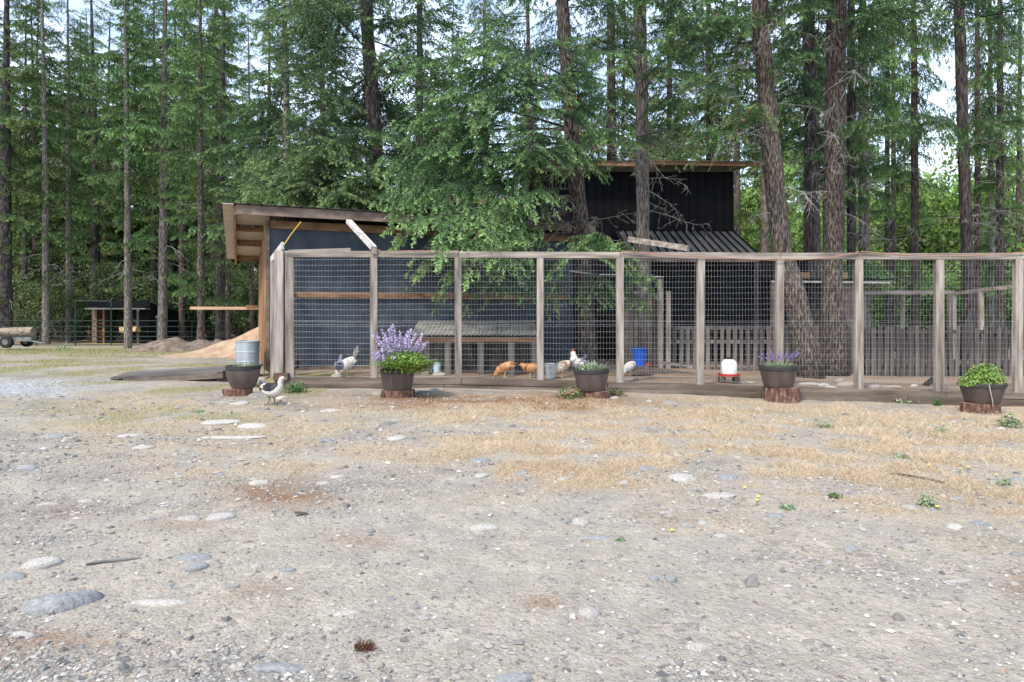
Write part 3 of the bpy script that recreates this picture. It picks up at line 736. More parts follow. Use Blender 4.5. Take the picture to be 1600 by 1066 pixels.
# plank gate deep in the pen
gt = thing('plank_gate', 'old grey plank gate standing between the pen tree and the slat fence', 'gate', (P(1010, 570, 15.2).x, 15.2, 0))
for i, (px, t_, w, m) in enumerate([(979, 452, 8, M_FASC), (986, 448, 6, M_PALEP), (993.5, 455, 6, M_FASC), (1001, 450, 6, M_PALEP), (1008, 458, 6, M_PALEP), (1015, 452, 6, M_FASC), (1022.5, 457, 7, M_PALEP)]):
    p = P(px, t_, 15.2); mb = MB(); mb.bar((p.x, 15.2, 0), (p.x + rnd.uniform(-.01, .01), 15.2, p.z), w * 15.2 / F, .025, up=(0, 1, 0), jit=.003); mb.build('plank', m, gt)
for px, t_, w in ((1031.5, 436, 8), (1044, 455, 7)):
    p = P(px, t_, 15.0); mb = MB(); mb.bar((p.x, 15.0, 0), (p.x, 15.0, p.z), w * 15 / F, .09, up=(0, 1, 0), jit=.003); mb.build('post', M_GREY, gt)
for pyr in (462, 548):
    mb = MB(); mb.bar(P(975, pyr, 15.24), P(1030, pyr, 15.24), .03, .08); mb.build('rail', M_FASC, gt)
o = MB(); o.tube([P(890, 424, 14.3), P(930, 429, 14.2), P(985, 430, 14.3), P(1036, 433, 14.9)], [.017, .016, .015, .012], 7, noise=.15)
tag(o.build('perch_pole', M_WHITEP), 'pale peeled pole lying level between the pen tree and the gate post', 'pole')

# low corrugated shelter in the pen
sh = thing('nesting_shelter', 'low shelter with corrugated roof sheets on posts against the navy wall', 'shelter', (P(740, 585, 12.8).x, 12.8, 0))
fr, bk = 12.55, 13.75
for i, (a, b) in enumerate([(640, 708), (709, 776), (777, 839)]):
    A = P(a, 524.5, fr); B_ = P(b, 524.5, fr); C_ = P(a, 503, bk); dx = B_.x - A.x
    mb = MB(); mb.rib_sheet(A, (dx, 0, 0), (0, bk - fr, C_.z - A.z), .076, .018, wave=True); mb.build('roof_sheet', M_CORR, sh)
mb = MB(); mb.bar(P(645, 531, fr + .06), P(838, 531, fr + .06), .045, .085, jit=.003); mb.build('beam', M_ORANGEH, sh)
for px, w in ((668, 8), (700, 9), (751, 9), (799, 10), (834, 7)):
    p = P(px, 535, fr + .08); mb = MB(); mb.bar((p.x, p.y, 0), p, w * fr / F, .08, up=(0, 1, 0), jit=.003); mb.build('post', M_PALEP, sh)
mb = MB(); mb.bar((P(645, 0, bk).x, bk - .02, .4), (P(838, 0, bk).x, bk - .02, .4), .03, .8); mb.build('back_board', M_DARKWOOD, sh)

# ------------------------------------------------------------------ conifer foliage
def norm(a): return a / np.maximum(np.linalg.norm(a, axis=-1, keepdims=True), 1e-9)
def needle_tris(P0, D, Ln, nper, nl, w, rg):
    """bottle-brush of narrow triangles round every twig; returns tris, twig index"""
    T_ = len(P0)
    t = (np.arange(nper)[None] + rg.random((T_, nper))) / nper
    base_ = P0[:, None] + D[:, None] * (Ln[:, None] * t)[..., None]
    rv = rg.normal(size=(T_, nper, 3)); rv = rv - (rv * D[:, None]).sum(-1, keepdims=True) * D[:, None]
    rv = norm(rv)
    tipd = norm(rv + D[:, None] * .75)
    ll = nl * rg.uniform(.7, 1.2, (T_, nper, 1)) * (1 - .35 * (t[..., None] - .4) ** 2)
    tip = base_ + tipd * ll
    wv = norm(np.cross(tipd, rg.normal(size=(T_, nper, 3)))) * w * .25 + D[:, None] * w * .5
    tri = np.stack([base_ - wv, base_ + wv, tip], 2)
    return tri.reshape(-1, 3, 3), np.repeat(np.arange(T_), nper), t.reshape(-1)
def tube_tris(a, b, r0, r1):
    """3-sided tubes for arrays of segments"""
    d = norm(b - a); up = np.where(np.abs(d[:, 2:3]) > .9, np.array([[1., 0, 0]]), np.array([[0, 0, 1.]]))
    s_ = norm(np.cross(d, up)); u_ = np.cross(s_, d); out = []
    rr0 = np.broadcast_to(np.asarray(r0, float), (len(a),))[:, None]; rr1 = np.broadcast_to(np.asarray(r1, float), (len(a),))[:, None]
    A = []; B = []
    for k in range(3):
        c, s = math.cos(k * 2.0944), math.sin(k * 2.0944)
        A.append(a + (s_ * c + u_ * s) * rr0); B.append(b + (s_ * c + u_ * s) * rr1)
    for k in range(3):
        j = (k + 1) % 3
        out.append(np.stack([A[k], A[j], B[j]], 1)); out.append(np.stack([A[k], B[j], B[k]], 1))
    return np.concatenate(out)
def bough(seed, L_, step, twig, nper, nl, w, wid=.42, droop=.18, hang=.35, t0=.10, limbs=True):
    rg = np.random.default_rng(seed)
    def axis_pt(t): return np.array([t * L_, .06 * L_ * math.sin(t * 3 + seed), -droop * L_ * t * t + .10 * L_ * t ** 4])
    P0 = []; D = []; LN = []; TI = []; SA = []; SB = []; SR = []
    na = 8
    for i in range(na):
        SA.append(axis_pt(i / na)); SB.append(axis_pt((i + 1) / na)); SR.append(.018 * L_ / 2 * (1 - i / na) + .004)
    nside = max(4, int(L_ * (1 - t0) / .9 / step))
    for i in range(nside):
        t = t0 + (1 - t0) * (i + rg.random() * .6) / nside
        o_ = axis_pt(t)
        for sgn in (-1, 1):
            if rg.random() < .08: continue
            l = L_ * wid * ((1 - t) ** .75) * rg.uniform(.6, 1.15) * min(1, .25 + (t - t0 + .1) * 2.6) * (1 + 1.1 * (t0 > .2)) + .12
            ang = R(rg.uniform(48, 72))
            d = np.array([math.cos(ang), sgn * math.sin(ang), rg.uniform(-.25, .12)]); d /= np.linalg.norm(d)
            nsub = max(2, int(l / (twig * .62)))
            prev = o_
            for j in range(nsub):
                q = (j + 1) / nsub
                cur = o_ + d * l * q + np.array([0, 0, -hang * l * q * q * .7])
                if limbs: SA.append(prev); SB.append(cur); SR.append(.0045)
                dd = norm((cur - prev)[None])[0]
                side = np.array([-dd[1], dd[0], 0])
                for s2 in (-1, 1):
                    if rg.random() < .12: continue
                    v = dd * rg.uniform(.5, .9) + side * s2 * rg.uniform(.5, 1) + np.array([0, 0, -hang * rg.uniform(.2, 1.6)])
                    P0.append(prev + (cur - prev) * rg.random()); D.append(v / np.linalg.norm(v)); LN.append(twig * rg.uniform(.6, 1.15))
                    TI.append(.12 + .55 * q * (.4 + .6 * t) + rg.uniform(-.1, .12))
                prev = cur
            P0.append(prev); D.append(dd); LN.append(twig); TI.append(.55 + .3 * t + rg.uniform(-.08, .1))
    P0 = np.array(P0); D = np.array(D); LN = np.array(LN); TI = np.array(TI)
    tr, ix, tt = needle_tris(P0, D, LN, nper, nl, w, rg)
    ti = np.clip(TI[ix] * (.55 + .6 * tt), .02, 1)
    st = tube_tris(np.array(SA), np.array(SB), np.array(SR), np.array(SR) * .8)
    return tr, ti, st, np.array(SR)
def bset(n_, s0, **k): return [bough(s0 + i, **k) for i in range(n_)]
B_HERO = bset(7, 100, L_=2.2, step=.145, twig=.14, nper=14, nl=.044, w=.019, hang=.55)
B_LONG = bset(7, 150, L_=2.8, step=.14, twig=.14, nper=14, nl=.044, w=.019, hang=.65, t0=.42)
B_MID = bset(5, 200, L_=2.2, step=.26, twig=.21, nper=10, nl=.078, w=.042, hang=.75, limbs=False)
B_FAR = bset(5, 300, L_=2.4, step=.30, twig=.34, nper=9, nl=.15, w=.095, hang=.6, limbs=False)
print('bough tris', [len(b[0]) for b in B_HERO], len(B_MID[0][0]), len(B_FAR[0][0]))

def place_bough(B, start, yaw, pitch, sc, roll=0, thin=1.0, wsc=1.0):
    tr, ti, st, _ = B
    M = (Matrix.Rotation(yaw, 3, 'Z') @ Matrix.Rotation(-pitch, 3, 'Y') @ Matrix.Rotation(roll, 3, 'X'))
    M = np.array(M)
    S = np.array([sc, sc * wsc, sc])
    a = tr
    if sc > 1.15 or thin < 1:
        pass
    return (a * S) @ M.T + np.array(start), ti, (st * S) @ M.T + np.array(start)

class Crown:
    def __init__(s): s.t = []; s.i = []; s.s = []
    def add(s, B, start, yaw, pitch, sc, roll=0, dt=0, wsc=1.0):
        a, b, c = place_bough(B, start, yaw, pitch, sc, roll, wsc=wsc)
        s.t.append(a); s.i.append(np.clip(b + dt, 0, 1)); s.s.append(c)
    def aim(s, B, start, end, base_len, roll=0, dt=0, wsc=1.0, f0=0.0):
        d = Vector(end) - Vector(start)
        st_ = Vector(start) + d * f0; d = d * (1 - f0)
        yaw = math.atan2(d.y, d.x); ln = d.length
        pitch = math.asin(max(-1, min(1, d.z / ln))) + .09
        s.add(B, st_, yaw, pitch, ln / base_len, roll, dt, wsc)
    def meshes(s, name, m, off=(0, 0, 0)):
        o_ = np.array(off)
        a = tri_mesh(name, np.concatenate(s.t) - o_, np.concatenate(s.i), m)
        st = np.concatenate(s.s) - o_
        b = tri_mesh('limb', st, np.full(len(st), .5), M_BARKD)
        return a, b

def trunk_mb(path, rads, k=14, flare=0):
    """path: world points bottom to top; interpolated, with knobbly radius"""
    mb = MB(); pts = []; rr = []
    for i in range(len(path) - 1):
        a, b = Vector(path[i]), Vector(path[i + 1]); n_ = max(1, int((b - a).length / .35))
        for q in range(n_):
            t = q / n_; pts.append(a.lerp(b, t) + Vector((rnd.uniform(-.01, .01), rnd.uniform(-.01, .01), 0))); rr.append((rads[i] * (1 - t) + rads[i + 1] * t) * rnd.uniform(.96, 1.04))
    pts.append(Vector(path[-1])); rr.append(rads[-1])
    if flare: rr[0] *= 1 + flare; rr[1] *= 1 + flare * .4
    mb.tube(pts, rr, k, noise=.05)
    return mb, pts, rr
def dead_twig_tris(start, d, L_, rg, n_side=10, r=.012):
    """one bare drooping limb with sub-twigs"""
    A = []; B = []; RR = []
    p = np.array(start, float); d = np.array(d, float); n_ = 7; pts = [p]
    for i in range(n_):
        d = d + rg.normal(0, .13, 3) + np.array([0, 0, -.05]); d /= np.linalg.norm(d)
        q = p + d * L_ / n_; A.append(p); B.append(q); RR.append(r * (1 - i / (n_ + 1))); p = q; pts.append(p)
        for _ in range(max(1, n_side // n_)):
            e = d * rg.uniform(.2, .9) + rg.normal(0, .6, 3) + np.array([0, 0, -.45]); e /= np.linalg.norm(e)
            a0 = p; l = L_ * rg.uniform(.12, .32)
            for s_ in range(3):
                e = e + rg.normal(0, .25, 3) + np.array([0, 0, -.12]); e /= np.linalg.norm(e)
                b0 = a0 + e * l / 3; A.append(a0); B.append(b0); RR.append(r * .35); a0 = b0
                if rg.random() < .5:
                    f = norm((e + rg.normal(0, .7, 3))[None])[0]; A.append(a0); B.append(a0 + f * l * .35); RR.append(r * .25)
    return tube_tris(np.array(A), np.array(B), np.array(RR), np.array(RR) * .75)

def hero_tree(label, path_px, widths_px, Y, bark, top=15.0, crown_from=3.0, nb=34, rmax=2.2, seed=1, aims=(), dead=14, dead_z=(1.5, 6.5), dt=0, flare=.25, az=None, nhigh=20, group='tall firs standing in and around the pen', mid_from=8.5, needle=None, lens=(.75, 1.15)):
    rg = np.random.default_rng(seed)
    pts = [P(px, py, Y) for px, py in path_px]            # from bottom up
    s_ = F / Y
    rads = [w / 2 / s_ for w in widths_px]
    b0 = pts[0]; b0.z = gz(b0.x, b0.y) - .15
    d = (pts[-1] - pts[-2]).normalized() if len(pts) > 1 else Vector((0, 0, 1))
    lastz = pts[-1].z
    if lastz < top:
        tp = pts[-1] + Vector((d.x * .5, d.y, 0)) * (top - lastz) * .5; tp.z = top; pts.append(tp); rads.append(.04)
    root = thing('fir_tree', label, 'tree', b0, 0, group)
    mb, tp_, rr = trunk_mb(pts, rads, flare=flare)
    mb.build('trunk', bark, root, smooth=True)
    zs = [p.z for p in tp_]
    def at(z):
        for i in range(len(zs) - 1):
            if zs[i] <= z <= zs[i + 1]: return tp_[i].lerp(tp_[i + 1], (z - zs[i]) / (zs[i + 1] - zs[i]))
        return tp_[-1]
    cr = Crown()
    for (sz_, px, py, Yt, *rest) in aims:
        far_ = (P(px, py, Yt) - at(sz_)).length > 1.7
        B = (B_LONG if far_ else B_HERO)[rg.integers(7)]
        cr.aim(B, at(sz_), P(px, py, Yt), 2.8 if far_ else 2.2, roll=rg.uniform(-.4, .4), dt=rest[0] if rest else dt + rg.uniform(-.05, .12), wsc=rest[1] if len(rest) > 1 else 1, f0=.0)
    for i in range(nb):
        z = crown_from + (mid_from - crown_from) * (i + rg.random()) / nb
        a = rg.uniform(0, 2 * math.pi) if az is None else R(rg.uniform(*az))
        ln = rmax * rg.uniform(*lens)
        cr.add(B_HERO[rg.integers(len(B_HERO))], at(z), a, rg.uniform(-.25, .2), ln / 2.2, rg.uniform(-.3, .3), dt + rg.uniform(-.12, .12))
    for i in range(nhigh):
        z = mid_from + (top - mid_from) * (i + rg.random()) / nhigh
        f = max(.25, 1 - (z - mid_from) / (top - mid_from) * .8)
        cr.add(B_MID[rg.integers(len(B_MID))], at(z), rg.uniform(0, 6.28), rg.uniform(-.2, .3), rmax * f * rg.uniform(.7, 1.1) / 2.2, 0, dt)
    if len(aims) > 5:
        T_ = np.concatenate(cr.t[:len(aims)]); I_ = np.concatenate(cr.i[:len(aims)]); pk = rg.choice(len(T_), 110 if seed == 11 else 60, p=(I_ ** 3) / (I_ ** 3).sum())
        pp = T_[pk, 2]; q8, _ = pebbles(pp, rg.uniform(.012, .02, len(pp)), np.full(len(pp), 1.9), np.zeros(len(pp)))
        link('cones', tri_mesh('cones', q8 - np.array(world_loc(root)), np.full(len(q8), .5), M_CONE), root, kind='stuff')
    if cr.t:
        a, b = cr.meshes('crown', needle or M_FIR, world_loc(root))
        link('crown', a, root); link('limbs', b, root, kind='stuff')
    if dead:
        ts = []
        for i in range(dead):
            z = rg.uniform(*dead_z); a_ = rg.uniform(0, 6.28) if rg.random() < .3 else rg.uniform(3.3, 6.1)
            ts.append(dead_twig_tris(at(z), (math.cos(a_), math.sin(a_), rg.uniform(-.3, .35)), rg.uniform(.5, 1.9), rg, 14, .011))
        t_ = np.concatenate(ts) - np.array(world_loc(root))
        link('dead_twigs', tri_mesh('dead_twigs', t_, np.full(len(t_), .5), M_TWIG), root, kind='stuff')
    return root

# the tree in the pen whose long limbs hang over the coop
W = P
aimsA = [
 (3.6, 618, 345, 12.3, .22), (3.4, 655, 392, 12.5, .22), (3.7, 700, 340, 12.0, .25), (3.9, 765, 318, 12.1, .26, .6), (3.2, 740, 375, 12.3, .18),
  (3.0, 690, 405, 12.6, .18), (2.9, 765, 440, 12.5, .0, .5),
 (2.8, 826, 455, 12.6, .08, .45), (4.4, 640, 285, 13.2, .1), (4.6, 600, 245, 13.6, .08), (4.7, 660, 225, 13.0, .05),
 (4.9, 700, 180, 12.7, .08), (5.2, 650, 150, 13.0, .12), (5.4, 720, 110, 12.8, .12), (5.8, 690, 70, 12.8, .1), (5.6, 780, 130, 12.2, .05),
 (4.5, 740, 250, 12.6, 0), (4.4, 790, 262, 12.3, -.02, .6), (4.4, 825, 225, 12.0, -.02, .6), (4.2, 760, 290, 12.6, .05, .6), (4.4, 850, 200, 12.2, .0),
 (4.6, 860, 245, 12.5, .15, .5), (4.5, 905, 245, 12.4, .16, .5), (4.2, 935, 235, 12.6, .1, .5),
 (2.5, 935, 362, 12.1, .26, .7), (2.5, 900, 385, 12.1, .22, .7), (2.4, 980, 378, 12.4, .2, .7), (2.3, 1025, 432, 12.9, .06, .6),
 (2.2, 950, 440, 12.7, .12, .6), (2.2, 925, 462, 12.7, .08, .5), (2.2, 1012, 470, 13.0, .05, .5),
 (6.2, 760, 50, 12.6, .0), (6.4, 850, 60, 12.4, -.03), (6.0, 820, 110, 12.3, 0), (5.2, 900, 170, 12.3, .0), (5.0, 930, 120, 12.5, -.03),
 (4.8, 960, 200, 12.6, 0), (4.6, 600, 300, 14.0, .05), (4.5, 670, 300, 12.8, .08), (4.2, 720, 290, 12.4, .08), (5.0, 620, 190, 13.4, .05), (5.9, 620, 90, 13.3, .05)]
hero_tree('furrowed fir beside the corrugated shelter, its long limbs hanging over the navy coop',
          [(917, 590), (916, 520), (912, 430), (905, 330), (893, 200), (882, 60), (878, -20)], [33, 29, 27, 26, 23, 20, 18], 14.5, M_BARK,
          seed=11, aims=aimsA, nb=9, crown_from=6.0, mid_from=8.5, rmax=2.1, dead=16, dead_z=(2.4, 5.4))
hero_tree('dark trunked fir rising directly behind the coop roof',
          [(596, 590), (590, 325), (584, 180), (575, 60), (571, -20)], [26, 24, 22, 20, 19], 19.0, M_BARKD, seed=12, nb=36, crown_from=3.4, mid_from=10.5, top=18, rmax=3.0, dead=8, dead_z=(3, 8),
          aims=[(4.5, 405, 275, 17.2, .15), (4.2, 440, 292, 17, .15), (4.4, 385, 285, 17.0, .2), (4.2, 430, 305, 16.8, .22), (4.4, 475, 285, 16.2, .2), (4.3, 520, 300, 15.8, .2), (4.7, 420, 250, 16.8, .15), (5.0, 480, 240, 16.2, .12), (5.2, 520, 230, 15.8, .12), (4.4, 560, 270, 15.8, .15), (5.6, 390, 230, 17.2, .1), (4.2, 395, 300, 17.5, .14), (4.6, 500, 260, 16.4, .1), (4.0, 540, 290, 16.2, .15), (4.0, 560, 320, 16.6, .1), (5.6, 430, 190, 17, .05), (6.6, 400, 120, 17.2, .05),
                (5.6, 480, 215, 16.4, .08), (6.4, 480, 130, 16.4, .05), (5, 640, 255, 16.6, .02), (5.5, 530, 200, 16.2, .05), (4.9, 450, 240, 16.8, .1), (7.4, 420, 60, 17.2, .02), (7.0, 520, 60, 16.2, .02), (7.6, 640, 50, 16.4, .04), (3.9, 600, 300, 16.4, .16), (3.8, 480, 318, 17.4, .06)])
hero_tree('slender spruce with low bushy boughs just left of the coop roof',
          [(452, 560), (450, 300), (446, 100), (443, -20)], [12, 11, 9, 8], 23.0, M_BARKL, seed=13, nb=32, crown_from=3.6, mid_from=12, top=19, rmax=2.7, dead=6, dead_z=(3, 8))
hero_tree('pale split-bark fir standing right in front of the black barn',
          [(1008, 580), (1006, 420), (1004, 300), (1003, 180), (1000, 30), (999, -30)], [24, 22, 20, 20, 20, 19], 16.2, M_BARKL, seed=14, nb=6, crown_from=7.4, mid_from=9, top=16, rmax=2.2, dead=22, dead_z=(3.6, 8),
          aims=[(5.6, 1010, 225, 14.4, .0), (5.8, 930, 140, 14.6, -.05), (6.0, 1060, 150, 14.6, -.05), (5.4, 1090, 190, 14.4, .04), (6.3, 1040, 70, 14.4, -.04), (6.9, 960, 40, 14.3, -.04), (6.6, 1090, 40, 14.6, -.02)])
hero_tree('thick furrowed trunk leaning left, with a flared foot, behind the lavender pot',
          [(1266, 598), (1262, 550), (1252, 510), (1243, 461), (1222, 396), (1212, 300), (1202, 200), (1190, 60), (1187, -20)], [44, 38, 37, 34, 31, 30, 28, 26, 25], 14.1, M_BARK, seed=15, nb=5, crown_from=7.0, mid_from=8.8, top=17, rmax=2.6, dead=15, dead_z=(3.2, 7.5), flare=.12,
          aims=[(4.9, 1140, 165, 12.8, .14, .6), (4.8, 1190, 160, 12.6, .16, .55), (4.6, 1090, 195, 12.9, .12, .6), (5.6, 1080, 120, 13, -.05, .7), (6.0, 1120, 50, 13, -.05, .7), (6.2, 1260, 80, 12.9, -.04, .6), (6.4, 1060, 30, 12.9, -.03)])
hero_tree('widest straight trunk in the pen, behind the wire right of the leaning one',
          [(1301, 600), (1301, 560), (1301, 510), (1300, 461), (1302, 395), (1305, 200), (1307, 50), (1308, -20)], [48, 42, 37, 32, 31, 31, 30, 29], 14.7, M_BARK, seed=16, nb=5, crown_from=7.2, mid_from=8.8, top=18, rmax=2.7, dead=12, dead_z=(3.4, 7.5), flare=.1,
          aims=[(5.2, 1375, 178, 13.2, .08, .6), (5.1, 1430, 190, 13.6, .04, .6), (5.0, 1350, 192, 13.2, .04, .5), (6.4, 1400, 70, 13.4, -.04, .6), (6.8, 1360, 20, 13, -.04, .7)])
hero_tree('dark trunk standing between and behind the two thick pen trunks',
          [(1273, 560), (1271, 400), (1267, 200), (1263, 40), (1262, -20)], [26, 22, 20, 18, 18], 17.6, M_BARKD, seed=17, nb=16, crown_from=5.0, mid_from=9.5, top=18, rmax=2.4, dead=12, dead_z=(3, 8))
hero_tree('tall fir beyond the pen whose bough crosses in front of the right-hand trunks',
          [(1512, 570), (1512, 430), (1506, 250), (1500, 60), (1498, -20)], [20, 17, 16, 15, 14], 19.0, M_BARKD, seed=18, nb=5, crown_from=9, mid_from=11, top=19, rmax=2.6, dead=16, dead_z=(3.2, 9),
          aims=[(6.4, 1570, 172, 16.5, .03, .6), (6.3, 1460, 185, 16.4, .03, .6), (6.2, 1520, 185, 16.2, .05, .5), (6.4, 1420, 178, 16.6, .02, .5), (6.4, 1610, 185, 16.6, .02, .6), (8.6, 1560, 60, 17, 0, .5), (8.6, 1440, 50, 17, 0, .5)])

# ------------------------------------------------------------------ forest tree kinds, shared meshes
def forest_kind(seed, H, z0, rmax, nb, B, r0, bark, lowsparse=6):
    rg = np.random.default_rng(seed); cr = Crown()
    bend = rg.uniform(-.25, .25, 2)
    def at(z): return np.array([bend[0] * (z / H) ** 2 * 2, bend[1] * (z / H) ** 2, z])
    for i in range(nb):
        f = ((i + rg.random()) / nb) ** .9; z = z0 + (H - z0) * f
        r = rmax * (1 - f) ** .6 * rg.uniform(.6, 1.15) * min(1, .45 + f * 3) + .25
        cr.add(B[rg.integers(len(B))], at(z), rg.uniform(0, 6.28), rg.uniform(-.3, .15), r / 2.3, rg.uniform(-.3, .3), rg.uniform(-.16, .16))
    for i in range(lowsparse):
        z = rg.uniform(z0 * .45, z0)
        cr.add(B[rg.integers(len(B))], at(z), rg.uniform(0, 6.28), rg.uniform(-.4, .1), rmax * rg.uniform(.3, .8) / 2.3, 0, rg.uniform(-.16, .1))
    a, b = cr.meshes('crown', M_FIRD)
    mb, _, _ = trunk_mb([at(0) - np.array([0, 0, .3]), at(H * .3), at(H * .6), at(H)], [r0, r0 * .82, r0 * .5, .02], k=9, flare=.25)
    tm = mb.mesh('trunk', bark, smooth=True)
    ts = [dead_twig_tris(at(rg.uniform(1.5, z0 + 3)), (math.cos(q), math.sin(q), rg.uniform(-.3, .3)), rg.uniform(.5, 1.7), rg, 7, .012) for q in rg.uniform(0, 6.28, 12)]
    t_ = np.concatenate(ts)
    return a, b, tm, tri_mesh('dead_twigs', t_, np.full(len(t_), .5), M_TWIG)
KINDS = [forest_kind(21, 21, 5.5, 2.3, 74, B_MID, .17, M_BARKL), forest_kind(22, 23, 4.2, 2.6, 84, B_MID, .19, M_BARKD), forest_kind(23, 19, 6.5, 2.2, 60, B_MID, .15, M_BARK, 9)]
KFAR = [forest_kind(31, 24, 3.0, 2.9, 80, B_FAR, .2, M_BARKD), forest_kind(32, 27, 5.0, 3.2, 92, B_FAR, .22, M_BARK), forest_kind(33, 22, 2.0, 2.6, 76, B_FAR, .18, M_BARKD)]
print('kind tris', [len(k[0].polygons) for k in KINDS + KFAR])
def forest_tree(px, Y, k, wpx, label, group, sc=1.0, far=False, hz=1.0, cz=1.0):
    K = (KFAR if far else KINDS)[k % 3]
    x = (px - 800) / F * Y
    root = thing('fir_tree', label, 'tree', (x, Y, gz(x, Y)), rnd.uniform(0, 6.28), group)
    base_r = {0: .17, 1: .19, 2: .15}[k % 3] if not far else {0: .2, 1: .22, 2: .18}[k % 3]
    ws = (wpx / 2 / (F / Y)) / base_r
    tk = link('trunk', K[2], root); tk.scale = (ws, ws, sc * hz)
    c = link('crown', K[0], root); c.scale = (sc * cz, sc * cz, sc * hz)
    l_ = link('limbs', K[1], root, kind='stuff'); l_.scale = c.scale
    if not far:
        d_ = link('dead_twigs', K[3], root, kind='stuff'); d_.scale = (sc, sc, sc)
    return root
GL = 'tall firs along the forest edge on the left'
left = [(8, 33, 1, 21, 'thick dark fir trunk at the far left edge behind the log trailer'), (38, 40, 2, 10, 'thin fir just right of the thick edge trunk'),
 (72, 33.5, 0, 11, 'pale trunk left of the gate with kinked upper stem'), (108, 36, 0, 10, 'fir between the pale kinked trunk and the tall gate post'),
 (150, 40, 1, 15, 'dark fir rising right behind the open front shelter'), (164, 42, 2, 12, 'slim fir touching the dark fir behind the shelter'),
 (200, 29, 0, 12, 'straight grey fir standing in front of the little black shelter'), (254, 29.5, 0, 14, 'straight grey fir just right of the little shelter'),
 (284, 37, 2, 10, 'thin fir behind the dark soil heap'), (314, 26.5, 2, 12, 'fir crossed by the long level board'),
 (344, 34, 1, 16, 'dark fir right of the board, behind the sawdust heap'), (356, 37, 2, 11, 'slim fir leaning on the dark one behind the sawdust'),
 (393, 38, 2, 9, 'narrow fir seen under the coop eave'), (240, 41, 1, 9, 'thin fir behind the right end of the little shelter'), (128, 45, 2, 9, 'slim dim fir left of the overhead gate bar'), (55, 46, 1, 10, 'dim fir deep behind the log trailer')]
for px, Y, k, w, lb in left:
    forest_tree(px, Y, k, w, lb, GL, sc=rnd.uniform(.9, 1.1))
GRT = 'slim trunks beyond the pen on the right'
right = [(1152, 24, 0, 12, 'pale trunk at the right corner of the black barn'), (1194, 23, 0, 14, 'pale trunk just left of the leaning pen tree'),
 (1331, 18.5, 1, 15, 'dark trunk touching the widest pen trunk on its right'), (1351, 19.5, 0, 18, 'pale trunk right of the widest pen trunk'),
 (1386, 26, 1, 9, 'left one of the two thin trunks side by side left of the lone black trunk'), (1396, 25, 2, 9, 'right one of the two thin trunks side by side left of the lone black trunk'), (1430, 21, 1, 13, 'lone blackish trunk against the bright green thicket'),
 (1528, 23, 2, 11, 'slim trunk just right of the tall fir beyond the pen'), (1549, 25, 0, 10, 'slim trunk left of the last pair by the right edge'), (1563, 22, 1, 13, 'dark trunk near the right edge of the yard'),
 (1592, 27, 2, 11, 'thin trunk at the far right edge'), (957, 25, 1, 19, 'dark trunk showing above the barn roof left of the pale split-bark fir'), (1045, 27, 2, 10, 'thin trunk above the middle of the barn roof'), (1108, 26, 1, 11, 'trunk above the right half of the barn roof'),
 (1258, 30, 2, 8, 'thin trunk seen left of the dark middle trunk'), (505, 27, 1, 12, 'fir behind the left part of the barn roof'), (655, 25, 1, 14, 'fir behind the pale barn roof'), (760, 26, 0, 12, 'fir hidden by boughs above the pale barn roof'), (828, 24, 2, 12, 'fir left of the pen tree above the barn')]
for px, Y, k, w, lb in right:
    forest_tree(px, Y, k, w, lb, GRT, sc=rnd.uniform(.9, 1.1), cz=.55 if px > 1365 else (.7 if px > 1200 else 1))
# the deeper forest
GF = 'firs deep in the forest'
cnt = 0
for Y in (44, 50, 57, 66, 76, 88):
    step = {44: 2.6, 50: 3.0, 57: 3.3, 66: 3.9, 76: 4.8, 88: 5.6}[Y]
    x = -Y * .80
    while x < Y * .82:
        px = 800 + F * x / Y
        x += step * rnd.uniform(.7, 1.3)
        if px > 1360 and (Y < 70 or rnd.random() < .5): continue
        if 440 < px < 1150 and Y < 50: continue
        if 250 < px < 430 and rnd.random() < .25: continue
        if 440 < px < 1360 and rnd.random() < .45: continue
        yy_ = Y + rnd.uniform(-3, 3)
        side = 'left of the coop' if px < 420 else ('behind the barn' if px < 1150 else 'beyond the pen on the right')
        forest_tree(px, yy_, rnd.randrange(3), rnd.uniform(7, 12) * 44 / Y * 1.2, 'dim narrow fir deep in the forest ' + side, GF + ' ' + side, sc=rnd.uniform(.85, 1.15), far=True, hz=.95)
        cnt += 1
print('deep', cnt)

# ------------------------------------------------------------------ broadleaf masses
def leaf_cloud(seed, n_, rx, ry, rz, leaf, clumps=26, base=.2, up=.35):
    rg = np.random.default_rng(seed)
    cc = rg.normal(size=(clumps, 3)); cc = norm(cc) * (rg.uniform(.35, 1, (clumps, 1)) ** .5); cc[:, 2] = np.abs(cc[:, 2]) * 1.7 - .55
    cr_ = rg.uniform(.22, .5, clumps)
    k = rg.integers(0, clumps, n_)
    d = norm(rg.normal(size=(n_, 3))); rad = rg.random((n_, 1)) ** .45
    p = cc[k] + d * rad * cr_[k][:, None]
    p[:, 2] = np.maximum(p[:, 2], -.98)
    q = p * np.array([rx, ry, rz]); q[:, 2] += rz
    nrm = norm(d + rg.normal(0, .6, (n_, 3)) + np.array([0, 0, up])); a = norm(np.cross(nrm, rg.normal(size=(n_, 3)))); b = np.cross(nrm, a)
    s_ = leaf * rg.uniform(.6, 1.25, (n_, 1))
    v0 = q - a * s_ * .5; v1 = q + b * s_ * .35; v2 = q + a * s_ * .5 + nrm * s_ * -.15; v3 = q - b * s_ * .35
    tr = np.concatenate([np.stack([v0, v1, v2], 1), np.stack([v0, v2, v3], 1)])
    ti = np.clip(.42 + .3 * (rg.random(clumps)[k] - .5) + rg.normal(0, .13, n_) + .2 * p[:, 2], 0, 1)
    return tr, np.concatenate([ti, ti])
